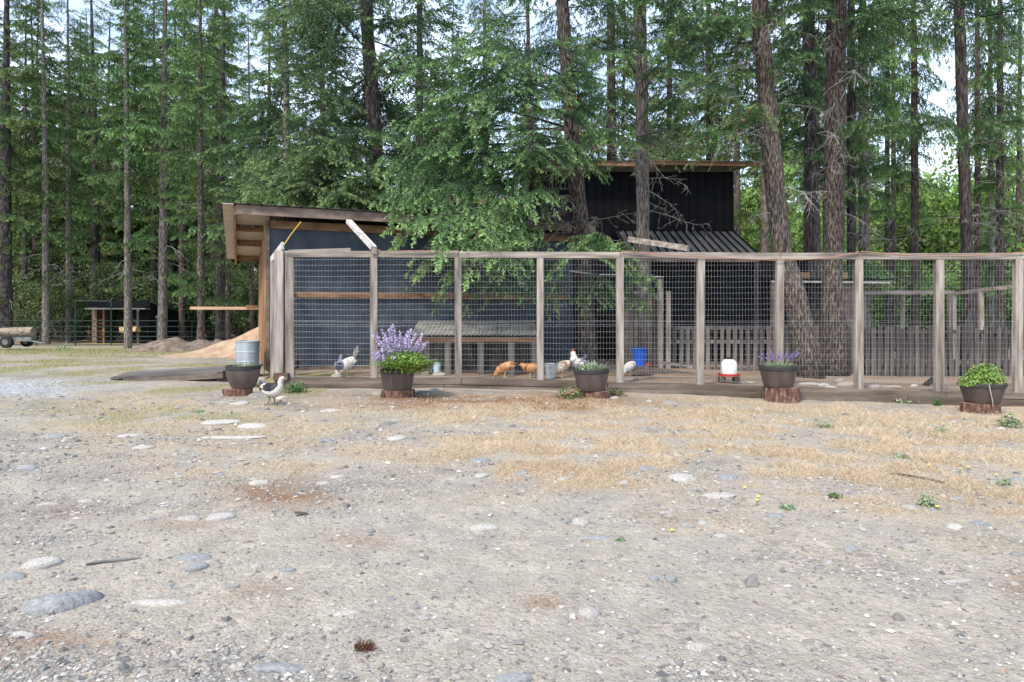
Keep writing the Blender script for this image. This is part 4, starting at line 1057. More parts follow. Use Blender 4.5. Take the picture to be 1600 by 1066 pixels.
def broad_kind(seed, n_, r, h, leaf, m):
    tr, ti = leaf_cloud(seed, n_, r, r, h / 2, leaf)
    c = tri_mesh('foliage', tr, ti, m)
    rg = np.random.default_rng(seed + 5); A = []; B = []; RR = []
    for i in range(9):
        a = rg.uniform(0, 6.28); p = np.array([0, 0, -.1]); d = np.array([math.cos(a) * .45, math.sin(a) * .45, 1])
        for j in range(6):
            d = d + rg.normal(0, .15, 3); d /= np.linalg.norm(d); q = p + d * h * .13; A.append(p); B.append(q); RR.append(.035 * (1 - j / 7)); p = q
    st = tube_tris(np.array(A), np.array(B), np.array(RR), np.array(RR) * .85)
    return c, tri_mesh('stem', st, np.full(len(st), .5), M_BARKL)
BK = [broad_kind(41, 9000, 2.6, 6.5, .20, M_BROAD), broad_kind(42, 9000, 2.2, 4.5, .17, M_BROAD)]
SK = [broad_kind(43, 5000, 1.5, 2.4, .12, M_SHRUB), broad_kind(44, 4200, 1.2, 3.2, .12, M_SHRUB)]
def broad(px, Y, K, sc, label, group, cat='shrub', name='leafy_shrub', sz=1.0):
    x = (px - 800) / F * Y
    r = thing(name, label, cat, (x, Y, gz(x, Y) - .05), rnd.uniform(0, 6.28), group)
    a = link('foliage', K[0], r); b = link('stem', K[1], r); a.scale = b.scale = (sc, sc, sc * sz)
BL = ['small thicket tree behind the two thin side by side trunks', 'thicket tree just left of the lone blackish trunk', 'low leafy bush right of the lone blackish trunk', 'thicket tree filling the gap before the tall fir beyond the pen', 'low leafy bush behind the slim trunks on the right',
 'thicket tree behind the last pair of trunks', 'thicket tree cut by the right edge of the photo', 'thicket tree behind the pale trunk by the widest pen trunk', 'taller leafy tree well behind the two thin trunks', 'taller leafy tree well behind the low bush right of the blackish trunk',
 'taller leafy tree behind the slim right-hand trunks', 'taller leafy tree at the back right edge', 'leafy tree outside the right edge', 'farthest leafy tree behind the lone blackish trunk', 'farthest leafy tree behind the tall fir beyond the pen', 'farthest leafy tree near the right edge',
 'farthest leafy tree right of the widest pen trunk', 'leafy tree in the gap left of the leaning pen trunk', 'leafy tree showing between the two thick pen trunks', 'leafy bush at the right corner of the black barn']
for i, (px, Y, k, sc, sz) in enumerate([(1372, 30, 0, .8, .8), (1410, 34, 0, 1.0, 1.2), (1450, 28, 1, .9, .9), (1485, 33, 0, 1.1, 1.3), (1530, 29, 1, 1.0, 1.0), (1575, 32, 0, 1.1, 1.2), (1620, 28, 0, 1.0, 1.1),
        (1345, 36, 0, 1.0, 1.1), (1395, 42, 0, 1.3, .95), (1460, 44, 0, 1.4, 1.0), (1545, 42, 0, 1.3, 1.0), (1600, 46, 0, 1.5, 1.15), (1660, 40, 0, 1.4, 1.1), (1420, 54, 0, 1.7, 1.05), (1500, 56, 0, 1.8, .9), (1580, 56, 0, 1.9, 1.05), (1340, 52, 0, 1.6, 1.0),
        (1180, 38, 0, 1.0, 1.2), (1215, 42, 0, 1.2, 1.3), (1150, 34, 1, 1.0, 1.0)]):
    broad(px, Y, BK[k], sc, 'bright green ' + BL[i], 'bright leafy thicket beyond the pen', 'tree', 'broadleaf_tree', sz)
SLB = ['behind the log on its trailer', 'right of the log trailer', 'under the kinked pale trunk', 'left of the overhead gate bar', 'directly behind the overhead gate bar', 'behind the little black shelter', 'at the right end of the little black shelter', 'between the thin trunks right of the shelter', 'behind the long level board', 'behind the soil heap, deeper in',
 'under the coop eave', 'hidden by the coop corner', 'deep behind the pale kinked trunk', 'deep behind the little black shelter']
for q_, (px, Y, k, sc, sz) in enumerate([(20, 39, 0, 1.2, 1.2), (60, 37, 1, 1.0, .9), (95, 36, 1, 1.0, 1), (120, 38, 0, 1.0, 1.1), (175, 38, 0, 1.2, 1.35), (215, 37, 0, 1.1, 1.2), (232, 40, 1, 1.1, 1), (275, 40, 0, 1.2, .9), (330, 42, 0, 1.4, 1.3), (300, 44, 1, 1.4, 1.2), (375, 41, 0, 1.3, 1.2), (400, 39, 1, 1.2, .9), (70, 42, 0, 1.5, 1.3), (140, 43, 0, 1.5, 1.4)]):
    broad(px, Y, SK[k], sc, 'dull green shrub ' + SLB[q_], 'shrubs behind the metal fence', sz=sz)
for px, Y, sc, w_ in [(385, 46, .7, 'under the coop eave'), (330, 50, .8, 'left of the dark fir by the board'), (265, 52, .7, 'right of the little shelter'), (290, 47, .6, 'behind the thin fir at the soil heap')]:
    broad(px, Y, BK[1], sc, 'sunlit young leafy tree deep in the firs ' + w_, 'sunlit young trees between the left firs', 'tree', 'broadleaf_tree')

# ------------------------------------------------------------------ far left yard
gate = thing('pipe_fence', 'dark green pipe gate and rail fence with an overhead bar at the far left', 'fence', (P(150, 541, 31.5).x, 31.5, -.2))
GYf = 31.5
def gp(px, py, dy=0): return P(px, py, GYf + dy)
for px, t_ in ((57, 504), (118, 470), (174, 470), (245, 500), (300, 500), (352, 500), (-20, 505)):
    p = gp(px, t_); mb = MB(); mb.tube([(p.x, p.y, gz(p.x, p.y) - .1), p], .03 if t_ == 470 else .022, 8); mb.build('post', M_GREENPIPE, gate)
mb = MB(); mb.tube([gp(118, 470), gp(174, 471)], .022, 8); mb.build('overhead_bar', M_GREENPIPE, gate)
for a, b in ((-60, 57), (57, 118), (120, 172), (176, 245), (245, 300), (300, 356)):
    for py in (501.5, 510.5, 518.5, 526, 533, 539):
        mb = MB(); mb.tube([gp(a, py), gp(b, py + rnd.uniform(-.3, .3))], .02 if 118 <= a < 240 else .015, 6, cap=False); mb.build('rail', M_GREENPIPE, gate)
ls = thing('field_shelter', 'small open-fronted black shelter with an overhanging roof among the left firs', 'shed', (P(190, 540, 35).x, 35, -.25))
Ys = 34.5
def sp(px, py, dy=0): return P(px, py, Ys + dy)
a, b = sp(139, 476), sp(232, 476)
mb = MB(); mb.rib_sheet(sp(138, 472.5), (b.x - a.x + .15, 0, 0), (0, 4.0, -.55), .25, .03); mb.build('roof_sheet', M_ROOFD, ls)
mb = MB(); mb.bar(sp(138, 475), sp(232, 475), .05, .30); mb.build('fascia_board', M_BLACKM, ls)
mb = MB(); mb.bar(sp(137, 482.5, -.3), sp(231, 482.5, -.3), .5, .07); mb.build('drip_edge', M_ROOFD, ls)
mb = MB(); a_ = sp(233, 475); mb.bar(a_, a_ + Vector((0, 4.0, -.55)), .05, .28); mb.build('barge_board', M_BLACKM, ls)
mb = MB(); mb.box((sp(186, 0).x, Ys + 3.6, .6), (2.9, .05, 1.9)); mb.build('rear_wall', M_BLACKM, ls)
mb = MB(); mb.bar((sp(231, 0).x, Ys, .9), (sp(231, 0).x, Ys + 3.6, .75), .05, 1.7); mb.build('side_wall', M_BLACKM, ls)
mb = MB(); mb.bar((sp(188, 0).x, Ys + .5, .9), (sp(231, 0).x, Ys + .5, .9), .05, 2.0); mb.build('inner_wall', M_BLACKM, ls)
for i, px in enumerate((143, 145.6, 148.2)):
    mb = MB(); mb.box((sp(px, 0).x, Ys + .9, .85), (.08, 1.6, 2.1)); mb.build('side_plank', M_FASC, ls)
for px in (150.5, 162.5): mb = MB(); p = sp(px, 484, .1); mb.bar((p.x, p.y, -.3), p, .09, .09); mb.build('post', M_ORANGEH, ls)
for px in (216, ): mb = MB(); p = sp(px, 484, .1); mb.bar((p.x, p.y, -.3), p, .1, .1); mb.build('post', M_PALEP, ls)
for q in range(7):
    mb = MB(); p = sp(156.5, 500 + q * 5.5, .4); mb.box(p, (.36, .3, .09)); mb.build('shelf', M_ORANGEH, ls)
o = MB(); o.box(sp(203, 515, -.2), (.85, .4, .3), 0, .05); tag(o.build('hay_bale', mat('hay', (.42, .28, .12), (.62, .46, .24), 12, 1, .8)), 'straw coloured hay bale standing in front of the little black shelter', 'hay bale')
# log trailer
lt = thing('log_trailer', 'small trailer at the left edge standing on dull rubber wheels', 'trailer', (P(20, 540, 27).x, 27, -.2))
Yt = 27
mb = MB(); p0 = P(-12, 529, Yt); p1 = P(42, 529, Yt); mb.bar(p0, p1, .9, .10); mb.build('bed', M_STEEL, lt)
mb = MB(); mb.bar(P(8, 530.5, Yt - .47), P(50, 530, Yt - .47), .05, .16); mb.build('side_rail', M_STEEL, lt)
mb = MB(); mb.tube([P(44, 532, Yt), P(66, 537, Yt)], .04, 6); mb.build('drawbar', M_STEEL, lt)
for dy in (-.55, .55):
    p = P(10.5, 534.5, Yt - .55); c = Vector((p.x, Yt + dy, p.z))
    mb = MB(); mb.tube([c - Vector((0, .09, 0)), c - Vector((0, .07, 0)), c + Vector((0, .07, 0)), c + Vector((0, .09, 0))], [.18, .235, .235, .18], 20); w_ = mb.build('wheel', M_RUBBER, lt, smooth=False)
    mb = MB(); mb.tube([c - Vector((0, .1, 0)), c + Vector((0, .1, 0))], .11, 16); mb.build('rim', M_STEEL, w_)
lg = MB(); a, b = P(3, 519, Yt), P(52, 518.5, Yt); lg.tube([a.lerp(b, t_) for t_ in np.linspace(0, 1, 8)], [.175] * 8, 14, noise=.05)
lg_r = thing('log', 'thick bark covered log lying on the trailer', 'log', a)
lg.build('bark', mat('log_bark', (.13, .10, .07), (.34, .28, .21), 8, .95, .8), lg_r)
mb = MB(); mb.tube([a - Vector((.02, 0, 0)), a + Vector((.01, 0, 0))], .15, 16); mb.build('cut_end', M_CUT, lg_r)

def heap(name, label, cat, cx, cy, rx, ry, peaks, m, seed, amp=.06):
    q = VN(seed); gx = np.linspace(-1, 1, 70); gy = np.linspace(-1, 1, 50)
    X, Y = np.meshgrid(cx + gx * rx, cy + gy * ry)
    H = np.zeros_like(X)
    for px_, py_, r_, h_ in peaks:
        d = np.hypot((X - px_) / r_, (Y - py_) / (r_ * .85)); H = np.maximum(H, h_ * (1 - np.clip(d, 0, 1)) ** 1.05 - .02 * d)
    H = H + (q.fbm(X, Y, 1.2, 4) - .5) * amp * 3 * (H > .05) + (q.fbm(X, Y, 5, 3) - .5) * amp * (H > .03)
    Z = ground_z(X, Y) - .06 + H
    mb = MB(); ny_, nx_ = X.shape
    mb.add(np.stack([X, Y, Z], -1).reshape(-1, 3), [(i * nx_ + j, i * nx_ + j + 1, (i + 1) * nx_ + j + 1, (i + 1) * nx_ + j) for i in range(ny_ - 1) for j in range(nx_ - 1)])
    o = mb.build(name, m, smooth=True); return tag(o, label, cat)
def wx(px, Y): return (px - 800) / F * Y
heap('sawdust_heap', 'big orange tan sawdust heap beside the left wall of the coop', 'heap', wx(400, 22), 22, 4.4, 2.5,
     [(wx(412, 22), 22, 2.1, 1.08), (wx(372, 22), 21.8, 2.0, .60), (wx(330, 22), 21.6, 2.3, .22), (wx(290, 22), 21.6, 2.0, .12), (wx(445, 22), 22.5, 2.2, 1.0)], M_SAND, 61, .05)
heap('soil_heap', 'low dark brown soil heap in front of the pipe fence', 'heap', wx(260, 26), 26, 3.4, 1.6,
     [(wx(275, 26), 26, 1.5, .58), (wx(250, 26), 26, 1.4, .42), (wx(225, 26), 26, 1.1, .25), (wx(310, 26), 26.2, 1.3, .55), (wx(335, 26), 26.3, 1.2, .5)], M_DIRT, 62, .10)
bd = thing('long_board', 'pinkish new board sticking out level to the left from the coop wall', 'board', P(355, 482, 16.5))
mb = MB(); mb.bar(P(297, 481.5, 16.3), P(413, 482, 16.9), .05, .07); mb.build('board', mat('pink_new_board', (.50, .30, .19), (.70, .48, .33), 6, .7, .1, (.2, 1, 1)), bd)
mb = MB(); mb.bar(P(384, 478.5, 16.7), P(408, 479.5, 16.85), .04, .05); mb.build('offcut', M_ORANGEH, bd)

# ramp / deck on the left
dk = thing('wooden_ramp', 'flat dark weathered plank ramp lying in front of the coop left wall', 'ramp', (-5.6, 13.3, 0))
A = Vector((wx(172, 12.9), 12.9, .0)); B_ = Vector((wx(348, 12.5), 12.5, .17)); C_ = Vector((wx(425, 14.1), 14.1, .20)); D_ = Vector((wx(200, 14.3), 14.3, .0))
for i in range(9):
    t0, t1 = i / 9, (i + 1) / 9 - .012
    v = []
    for dz in (0, -.04):
        for q, t_ in ((A.lerp(D_, t0), 0), (B_.lerp(C_, t0), 0), (B_.lerp(C_, t1), 0), (A.lerp(D_, t1), 0)): v.append(q + Vector((0, 0, dz + rnd.uniform(-.003, .003))))
    mb = MB(); mb.add(v, [(0, 1, 2, 3), (7, 6, 5, 4), (0, 4, 5, 1), (1, 5, 6, 2), (2, 6, 7, 3), (3, 7, 4, 0)]); mb.build('plank', mat('dark_ramp_wood', (.055, .05, .048), (.17, .155, .145), 5, .9, .4, (.2, 1, 1), objrand=.15), dk)
mb = MB(); mb.bar(A.lerp(B_, .12) - Vector((0, -.03, .08)), B_ - Vector((0, -.03, .10)), .05, .10); mb.build('joist', M_SLEEP, dk)
mb = MB(); mb.box((B_.x + .1, 12.75, .06), (.5, .3, .2)); mb.build('block', M_SLEEP, dk)

# galvanised can
c = Vector((wx(387, 12.9), 12.9, .175))
can = thing('galvanised_can', 'dented galvanised bin standing on the ramp behind the nearest left pot', 'bin', c)
prof = [(.19, 0), (.195, .02), (.20, .12), (.207, .13), (.203, .15), (.208, .30), (.215, .31), (.211, .33), (.217, .49), (.226, .50), (.226, .52), (.214, .52), (.205, .30), (.19, .03)]
mb = MB(); mb.lathe(prof, 28, c); mb.build('body', M_GALV, can, smooth=False)
for s_ in (-1, 1):
    mb = MB(); mb.tube([c + Vector((s_ * .215, -.05, .38)), c + Vector((s_ * .245, -.04, .36)), c + Vector((s_ * .245, .04, .36)), c + Vector((s_ * .215, .05, .38))], .007, 6); mb.build('handle', M_GALV, can)

# ------------------------------------------------------------------ pots on stumps, with plants
def leafset(n_, c, rx, ry, rz, leaf, seed, tint=.5, elong=1.0, updir=.3, hemi=True, shape=None):
    rg = np.random.default_rng(seed)
    d = norm(rg.normal(size=(n_, 3)));
    if hemi: d[:, 2] = np.abs(d[:, 2])
    r = rg.random((n_, 1)) ** .4
    p = d * r * np.array([rx, ry, rz]) + np.array(c)
    nr = norm(d + rg.normal(0, .5, (n_, 3)) + np.array([0, 0, updir])); a = norm(np.cross(nr, rg.normal(size=(n_, 3)))); b = np.cross(nr, a)
    s_ = leaf * rg.uniform(.6, 1.25, (n_, 1))
    v0 = p - a * s_ * .5 * elong; v1 = p + b * s_ * .35; v2 = p + a * s_ * .5 * elong; v3 = p - b * s_ * .35
    tr = np.concatenate([np.stack([v0, v1, v2], 1), np.stack([v0, v2, v3], 1)])
    ti = np.clip(tint + rg.normal(0, .15, n_) + .25 * (r[:, 0] - .6), 0, 1)
    return tr, np.concatenate([ti, ti])
def arching(n_, c, r0, h, spread, w, seed, tint=.5, segs=4):
    rg = np.random.default_rng(seed); out = []; ti = []
    for i in range(n_):
        a = rg.uniform(0, 6.28); q = rg.random() ** .6
        p = np.array(c) + np.array([math.cos(a), math.sin(a), 0]) * r0 * rg.random(); hh = h * rg.uniform(.55, 1.1) * (1 - .35 * q); sp_ = spread * q
        wd = w * rg.uniform(.6, 1.3); side = np.array([-math.sin(a), math.cos(a), 0]) * wd / 2; pr = None; t0 = tint + rg.normal(0, .15)
        for s_ in range(segs + 1):
            t_ = s_ / segs; pt = p + np.array([math.cos(a) * sp_ * t_, math.sin(a) * sp_ * t_, hh * (1.5 * t_ - .62 * t_ * t_ * (1 + q * .6))]); k = side * (1 - t_ ** 2) * (.4 + 2.4 * t_ * (1 - t_) + .3)
            if pr is not None:
                out += [np.stack([pr[0] - pr[1], pr[0] + pr[1], pt + k]), np.stack([pr[0] - pr[1], pt + k, pt - k])]; ti += [t0 + .2 * t_, t0 + .2 * t_]
            pr = (pt, k)
    return np.array(out), np.clip(np.array(ti), 0, 1)
def spikes(n_, c, spread, h, seed, fr=(.35, 1.0), fl=.016, nf=26, lean=.35):
    rg = np.random.default_rng(seed); A = []; B = []; FT = []; FI = []
    for i in range(n_):
        a = rg.uniform(0, 6.28); q = rg.random() ** .5
        base_ = np.array(c) + np.array([math.cos(a), math.sin(a), 0]) * spread * .35 * q; top = base_ + np.array([math.cos(a) * spread * q * 1.0, math.sin(a) * spread * q * .8, h * rg.uniform(.65, 1.1) * (1 - .25 * q)])
        A.append(base_); B.append(top); d = top - base_
        f0, f1 = fr; t_ = f0 + (f1 - f0) * rg.random(nf); pp = base_ + d * t_[:, None] + rg.normal(0, fl * .75, (nf, 3)) * (1.4 - t_[:, None])
        nr = norm(rg.normal(size=(nf, 3))); u_ = norm(np.cross(nr, rg.normal(size=(nf, 3)))) * fl; v_ = np.cross(nr, u_)
        FT.append(np.stack([pp - u_, pp + u_ * .6 + v_, pp + u_ * .6 - v_], 1)); FI.append(np.clip(rg.normal(.5, .22, nf), 0, 1))
    return tube_tris(np.array(A), np.array(B), np.full(len(A), .003), np.full(len(A), .002)), np.concatenate(FT), np.concatenate(FI)
M_LEAFB = mat('fresh_green_leaves', (.05, .11, .02), (.36, .48, .12), 2, .6, 0, attr='tint', trans=.3, lo=.05, hi=.95, c3=(.155, .26, .055))
M_LEAFG = mat('grey_green_leaves', (.09, .14, .07), (.40, .48, .30), 2, .7, 0, attr='tint', trans=.25, lo=.05, hi=.95, c3=(.22, .30, .16))
M_LEAFD = mat('dark_weed_leaves', (.015, .05, .014), (.14, .26, .07), 2, .6, 0, attr='tint', trans=.25, lo=.05, hi=.95, c3=(.05, .12, .03))
M_LILAC = mat('lilac_flowers', (.30, .25, .40), (.76, .68, .82), 2, .7, 0, attr='tint', trans=.25, lo=.05, hi=.95, c3=(.54, .45, .64))
M_REDLEAF = mat('reddish_leaves', (.22, .07, .04), (.55, .30, .18), 2, .7, 0, attr='tint', trans=.2, lo=.05, hi=.95)
POT = {}
def pot(px, rim_y, rim_w, base_y, base_w, Y, label, slabel, st_w, st_x, round_=False):
    yb = {380: 620, 621: 622, 924: 622, 1216: 623, 1535: 647}[px]; q = on_ground(px, yb); Y = min(11.15, q.y + st_w / 2 * q.y / F * .85)
    x = wx(px, Y); s_ = Y / F; z1 = CH - (rim_y - HZ) * s_; z0 = CH - (base_y - HZ) * s_; r1 = rim_w / 2 * s_; r0 = base_w / 2 * s_; h = z1 - z0
    root = thing('plant_pot', label, 'plant pot', (x, Y, z0))
    mb = MB(); k = 28
    mb.lathe([(r0 * .97, 0), (r0, .012), (r0 + (r1 - r0) * .25 + (.012 if round_ else 0), h * .25), (r0 + (r1 - r0) * .6 + (.02 if round_ else 0), h * .6), (r1 * .955, h * .84)], k, (x, Y, z0))
    mb.build('body', M_POT, root, smooth=True)
    mb = MB(); mb.lathe([(r1 * .95, h * .82), (r1 * .995, h * .84), (r1, h * .985), (r1 * .985, h), (r1 * .92, h), (r1 * .9, h * .9)], k, (x, Y, z0), capb=False); mb.build('rim', M_POTRIM, root)
    mb = MB(); mb.lathe([(r1 * .92, h * .91), (r1 * .5, h * .94), (.01, h * .95)], k, (x, Y, z0), noise=.03, capb=False); mb.build('soil', M_SOIL, root)
    # staves
    # stump
    X2 = wx(st_x, Y); r = st_w / 2 * s_; zb = gz(X2, Y) - .05
    sroot = thing('stump', slabel, 'stump', (X2, Y, zb))
    mb = MB(); kk = 22; rr = [r * rnd.uniform(.92, 1.05) for _ in range(kk)]; vs = []; fs = []
    for lv, (zz, f) in enumerate(((zb, 1.03), (zb + (z0 - zb) * .5, 1.0), (z0 - .004, .98))):
        for j in range(kk): t_ = 6.2832 * j / kk; q = rr[j] * f * rnd.uniform(.97, 1.03); vs.append((X2 + q * math.cos(t_), Y + q * math.sin(t_) * .9, zz))
    for i in range(2):
        for j in range(kk): fs.append((i * kk + j, i * kk + (j + 1) % kk, (i + 1) * kk + (j + 1) % kk, (i + 1) * kk + j))
    mb.add(vs, fs); mb.build('bark', M_STUMP, sroot)
    mb = MB(); mb.add([vs[2 * kk + j] for j in range(kk)], [tuple(range(kk))]); mb.build('cut_face', M_CUT, sroot)
    return x, Y, z0 + h * .93, r1
def plant(name, label, cat, c, parts):
    root = thing(name, label, cat, c)
    for nm_, tr, ti, m in parts:
        link(nm_, tri_mesh(nm_, tr - np.array(c), ti, m), root)
    return root
x, Y, z, r = pot(380, 571, 53, 606, 35, 10.9, 'round bellied dark pot with only sparse sprouts, left of the pen corner', 'split bark stump slice under the leftmost pot', 46, 372, True)
t1, i1 = arching(70, (x, Y, z), r * .8, .09, .10, .008, 71, .5); plant('pot_sprouts', 'sparse low green sprouts in the leftmost pot', 'plant', (x, Y, z), [('leaves', t1, i1, M_LEAFG)])
x, Y, z, r = pot(621, 577, 55, 608, 44, 10.9, 'brown barrel shaped pot overflowing with lilac flowering sage', 'reddish stump slice under the pot of lilac sage', 52, 622)
t1, i1 = arching(800, (x + .12, Y, z - .01), r * .8, .38, .50, .028, 72, .48); t2, i2 = leafset(800, (x + .14, Y - .05, z - .02), .40, .30, .34, .045, 73, .5, 1.5)
st, ft, fi = spikes(36, (x + .03, Y, z + .10), .34, .58, 74, (.5, 1), .019, 44)
st2, ft2, fi2 = spikes(12, (x - .17, Y - .02, z + .02), .30, .36, 75, (.4, 1), .018, 34)
plant('flowering_sage', 'bushy green sage with many lilac flower spikes in the second pot from the left', 'plant', (x, Y, z),
      [('leaves', np.concatenate([t1, t2]), np.concatenate([i1, i2]), M_LEAFB), ('flower_stem', np.concatenate([st, st2]), np.full(len(st) + len(st2), .4), M_LEAFG), ('flowers', np.concatenate([ft, ft2]), np.concatenate([fi, fi2]), M_LILAC)])
x, Y, z, r = pot(924, 577, 56, 610, 44, 11.0, 'brown pot with a grey green herb beside the pen tree', 'low stump slice under the herb pot in the middle', 50, 930)
t1, i1 = arching(170, (x, Y, z), r * .7, .22, .16, .010, 76, .55); t2, i2 = leafset(260, (x - .08, Y - .05, z), .16, .14, .12, .035, 77, .75); t3, i3 = arching(50, (x + .08, Y, z), r * .6, .26, .30, .006, 78, .2)
plant('grey_herb', 'spiky grey green herb growing in the middle pot', 'plant', (x, Y, z), [('leaves', np.concatenate([t1, t2]), np.concatenate([i1, i2]), M_LEAFG), ('dry_stems', t3, i3, M_TWIG)])
x, Y, z, r = pot(1216, 572, 58, 604, 43, 11.0, 'brown pot with purple lavender in front of the leaning trunk', 'stump slice half hidden by weeds under the lavender pot', 52, 1222)
t1, i1 = arching(200, (x, Y, z), r * .8, .13, .14, .010, 79, .5); st, ft, fi = spikes(13, (x, Y, z), .30, .34, 80, (.55, 1), .011, 22)
M_PURP = mat('lavender_flowers', (.10, .05, .28), (.34, .22, .58), 2, .7, 0, attr='tint', lo=.05, hi=.95)
plant('lavender', 'short lavender with a few purple spikes in the fourth pot', 'plant', (x, Y, z), [('leaves', t1, i1, M_LEAFG), ('flower_stem', st, np.full(len(st), .4), M_LEAFG), ('flowers', ft, fi, M_PURP)])
x, Y, z, r = pot(1535, 598, 65, 629, 47, 10.5, 'wide brown pot holding a green mound, nearest the right edge', 'reddish stump slice under the rightmost pot', 56, 1533)
t1, i1 = leafset(2100, (x + .03, Y, z - .02), .31, .28, .35, .040, 81, .48); t2, i2 = leafset(520, (x - .24, Y - .05, z - .02), .16, .18, .15, .038, 82, .5); t3, i3 = leafset(130, (x + .02, Y - .12, z), .30, .2, .05, .04, 83, .6)
plant('green_mound_plant', 'dense rounded bright green leafy mound in the rightmost pot', 'plant', (x, Y, z), [('leaves', np.concatenate([t1, t2]), np.concatenate([i1, i2]), M_LEAFB), ('dry_leaves', t3, i3, M_REDLEAF)])
mb = MB(); mb.tube([Vector((x - .12, Y - r - .0, z + .02)), Vector((x - .11, Y - r - .03, z - .12)), Vector((x - .08, Y - r - .02, z - .22)), Vector((x - .05, Y - r + .02, z - .30))], .006, 5)
tag(mb.build('trailing_root', M_WHITEP), 'pale dry runner hanging over the front of the rightmost pot', 'runner')

# ------------------------------------------------------------------ weeds
def weed(px, py, w, h, m, label, seed, leaf=.035, n_=160, dead=0, cat='weed'):
    p = on_ground(px, py); s_ = p.y / F
    n_ = max(20, n_)
    t1, i1 = leafset(n_, (0, 0, 0), w / 2 * s_, w / 2.6 * s_, h * s_, leaf, seed, .5, 1.3); t2, i2 = arching(n_ // 4, (0, 0, 0), w / 4 * s_, h * s_, w / 2 * s_, leaf * .3, seed + 1, .4)
    root = thing('weed', label, cat, p)
    link('leaves', tri_mesh('leaves', np.concatenate([t1, t2]), np.concatenate([i1, i2]), m), root)
    if dead:
        t3, i3 = leafset(n_ // 2, (0, 0, 0), w / 2 * s_, w / 2.6 * s_, h * s_ * .8, leaf, seed + 3, .5, 1.3); link('dry_leaves', tri_mesh('dry_leaves', t3, i3, M_REDLEAF), root)
    return root
weed(462, 613, 50, 18, M_LEAFD, 'low dark leafy weed at the foot of the pen corner', 91, n_=220)
weed(892, 622, 48, 22, M_LEAFD, 'weed with some reddish leaves left of the middle pot', 92, n_=200, dead=1)
weed(960, 618, 40, 14, M_LEAFD, 'thin weed along the sleeper right of the middle pot', 93, n_=110, dead=1)
weed(1203, 622, 38, 16, M_LEAFD, 'weed tuft below the lavender pot', 94, n_=160, dead=1)
weed(1257, 624, 18, 20, M_LEAFD, 'small upright weed right of the lavender pot', 95, n_=110)
weed(1465, 634, 16, 16, M_LEAFD, 'tiny dark weed by the sleeper between the last two right posts', 96, n_=80)
weed(1408, 628, 60, 8, M_LEAFG, 'low pale weeds along the sleeper on the right', 97, n_=90)
weed(1577, 668, 40, 24, M_LEAFG, 'silvery weed clump right of the rightmost pot', 98, n_=240)
weed(1288, 668, 36, 14, M_LEAFG, 'pale green weed in the straw below the lavender pot', 99, .022, n_=110)
weed(1472, 676, 34, 14, M_LEAFG, 'pale green weed in the straw left of the rightmost pot', 100, .022, n_=110)
weed(1408, 716, 30, 8, M_LEAFG, 'flat green weed in the straw, right of centre', 101, .02, n_=70)
weed(1305, 778, 26, 8, M_LEAFD, 'small dark green weed in gravel near the fallen twig', 102, .018, n_=80)
weed(1448, 790, 30, 20, M_LEAFG, 'upright weed with yellow flowers on the right gravel edge', 103, .02, n_=120)
weed(1568, 758, 26, 10, M_LEAFG, 'bright green weed by the right edge of the gravel', 104, .018, n_=90)
weed(970, 845, 18, 6, M_LEAFG, 'tiny green tuft in the middle of the gravel', 105, .012, n_=60)
weed(310, 644, 24, 6, M_LEAFG, 'small green grass tuft left of the strutting rooster', 106, .02, n_=80)
weed(1230, 795, 30, 10, M_LEAFG, 'green tuft among straw in front of the flat blue stone', 107, .018, n_=80)
weed(100, 547, 30, 14, M_LEAFG, 'grassy tuft at the foot of the left pipe gate', 108, .06, n_=80)
M_YEL = mat('yellow_petals', (.80, .58, .03), (.92, .75, .08), 3, .7)
for i, (px, py, hh) in enumerate([(1163, 762, 3), (1182, 782, 8), (1184, 776, 9), (1556, 742, 5), (1463, 792, 4), (1451, 727, 4), (1049, 829, 2), (1512, 730, 7), (1500, 733, 6)]):
    p = on_ground(px, py + hh); root = thing('dandelion', 'tiny yellow flower in the dry grass on the right', 'flower', p, 0, 'yellow flowers in the dry grass')
    mb = MB(); h_ = hh * p.y / F; mb.tube([p, p + Vector((.004, 0, h_))], .002, 5); mb.build('stem', M_LEAFG, root)
    mb = MB(); mb.lathe([(.002, 0), (.011, .003), (.009, .007), (.002, .009)], 9, p + Vector((.004, 0, h_)), noise=.15, capt=True); mb.build('petals', M_YEL, root)

# ------------------------------------------------------------------ stones
def stone_mesh(seed, flat=.45):
    rg = np.random.default_rng(seed); k, L_ = 20, 10
    vs = []; fs = []
    c1 = rg.normal(size=(16, 3)); c1[:, 2] *= .5; c1 = norm(c1); am = rg.uniform(-.16, .16, 16)
    for i in range(L_ + 1):
        ph = math.pi * i / L_
        for j in range(k):
            th = 2 * math.pi * j / k; d = np.array([math.sin(ph) * math.cos(th), math.sin(ph) * math.sin(th), math.cos(ph)])
            r = 1 + (am * np.exp(-6 * (1 - c1 @ d))).sum() * 2 + (0 if i in (0, L_) else rg.uniform(-.02, .02))
            p = d * r; vs.append((p[0], p[1], (abs(p[2]) ** .85) * np.sign(p[2]) * flat))
    for i in range(L_):
        for j in range(k): fs.append((i * k + j, (i + 1) * k + j, (i + 1) * k + (j + 1) % k, i * k + (j + 1) % k))
    mb = MB(); mb.add(vs, fs); return mb
SM = {}
def stone_data(s, mi):
    if (s, mi) not in SM:
        me_ = stone_mesh(500 + s, [.42, .55, .35, .5, .3, .6][s % 6]).mesh('stone', M_STONES[mi], smooth=True); SM[(s, mi)] = me_
    return SM[(s, mi)]
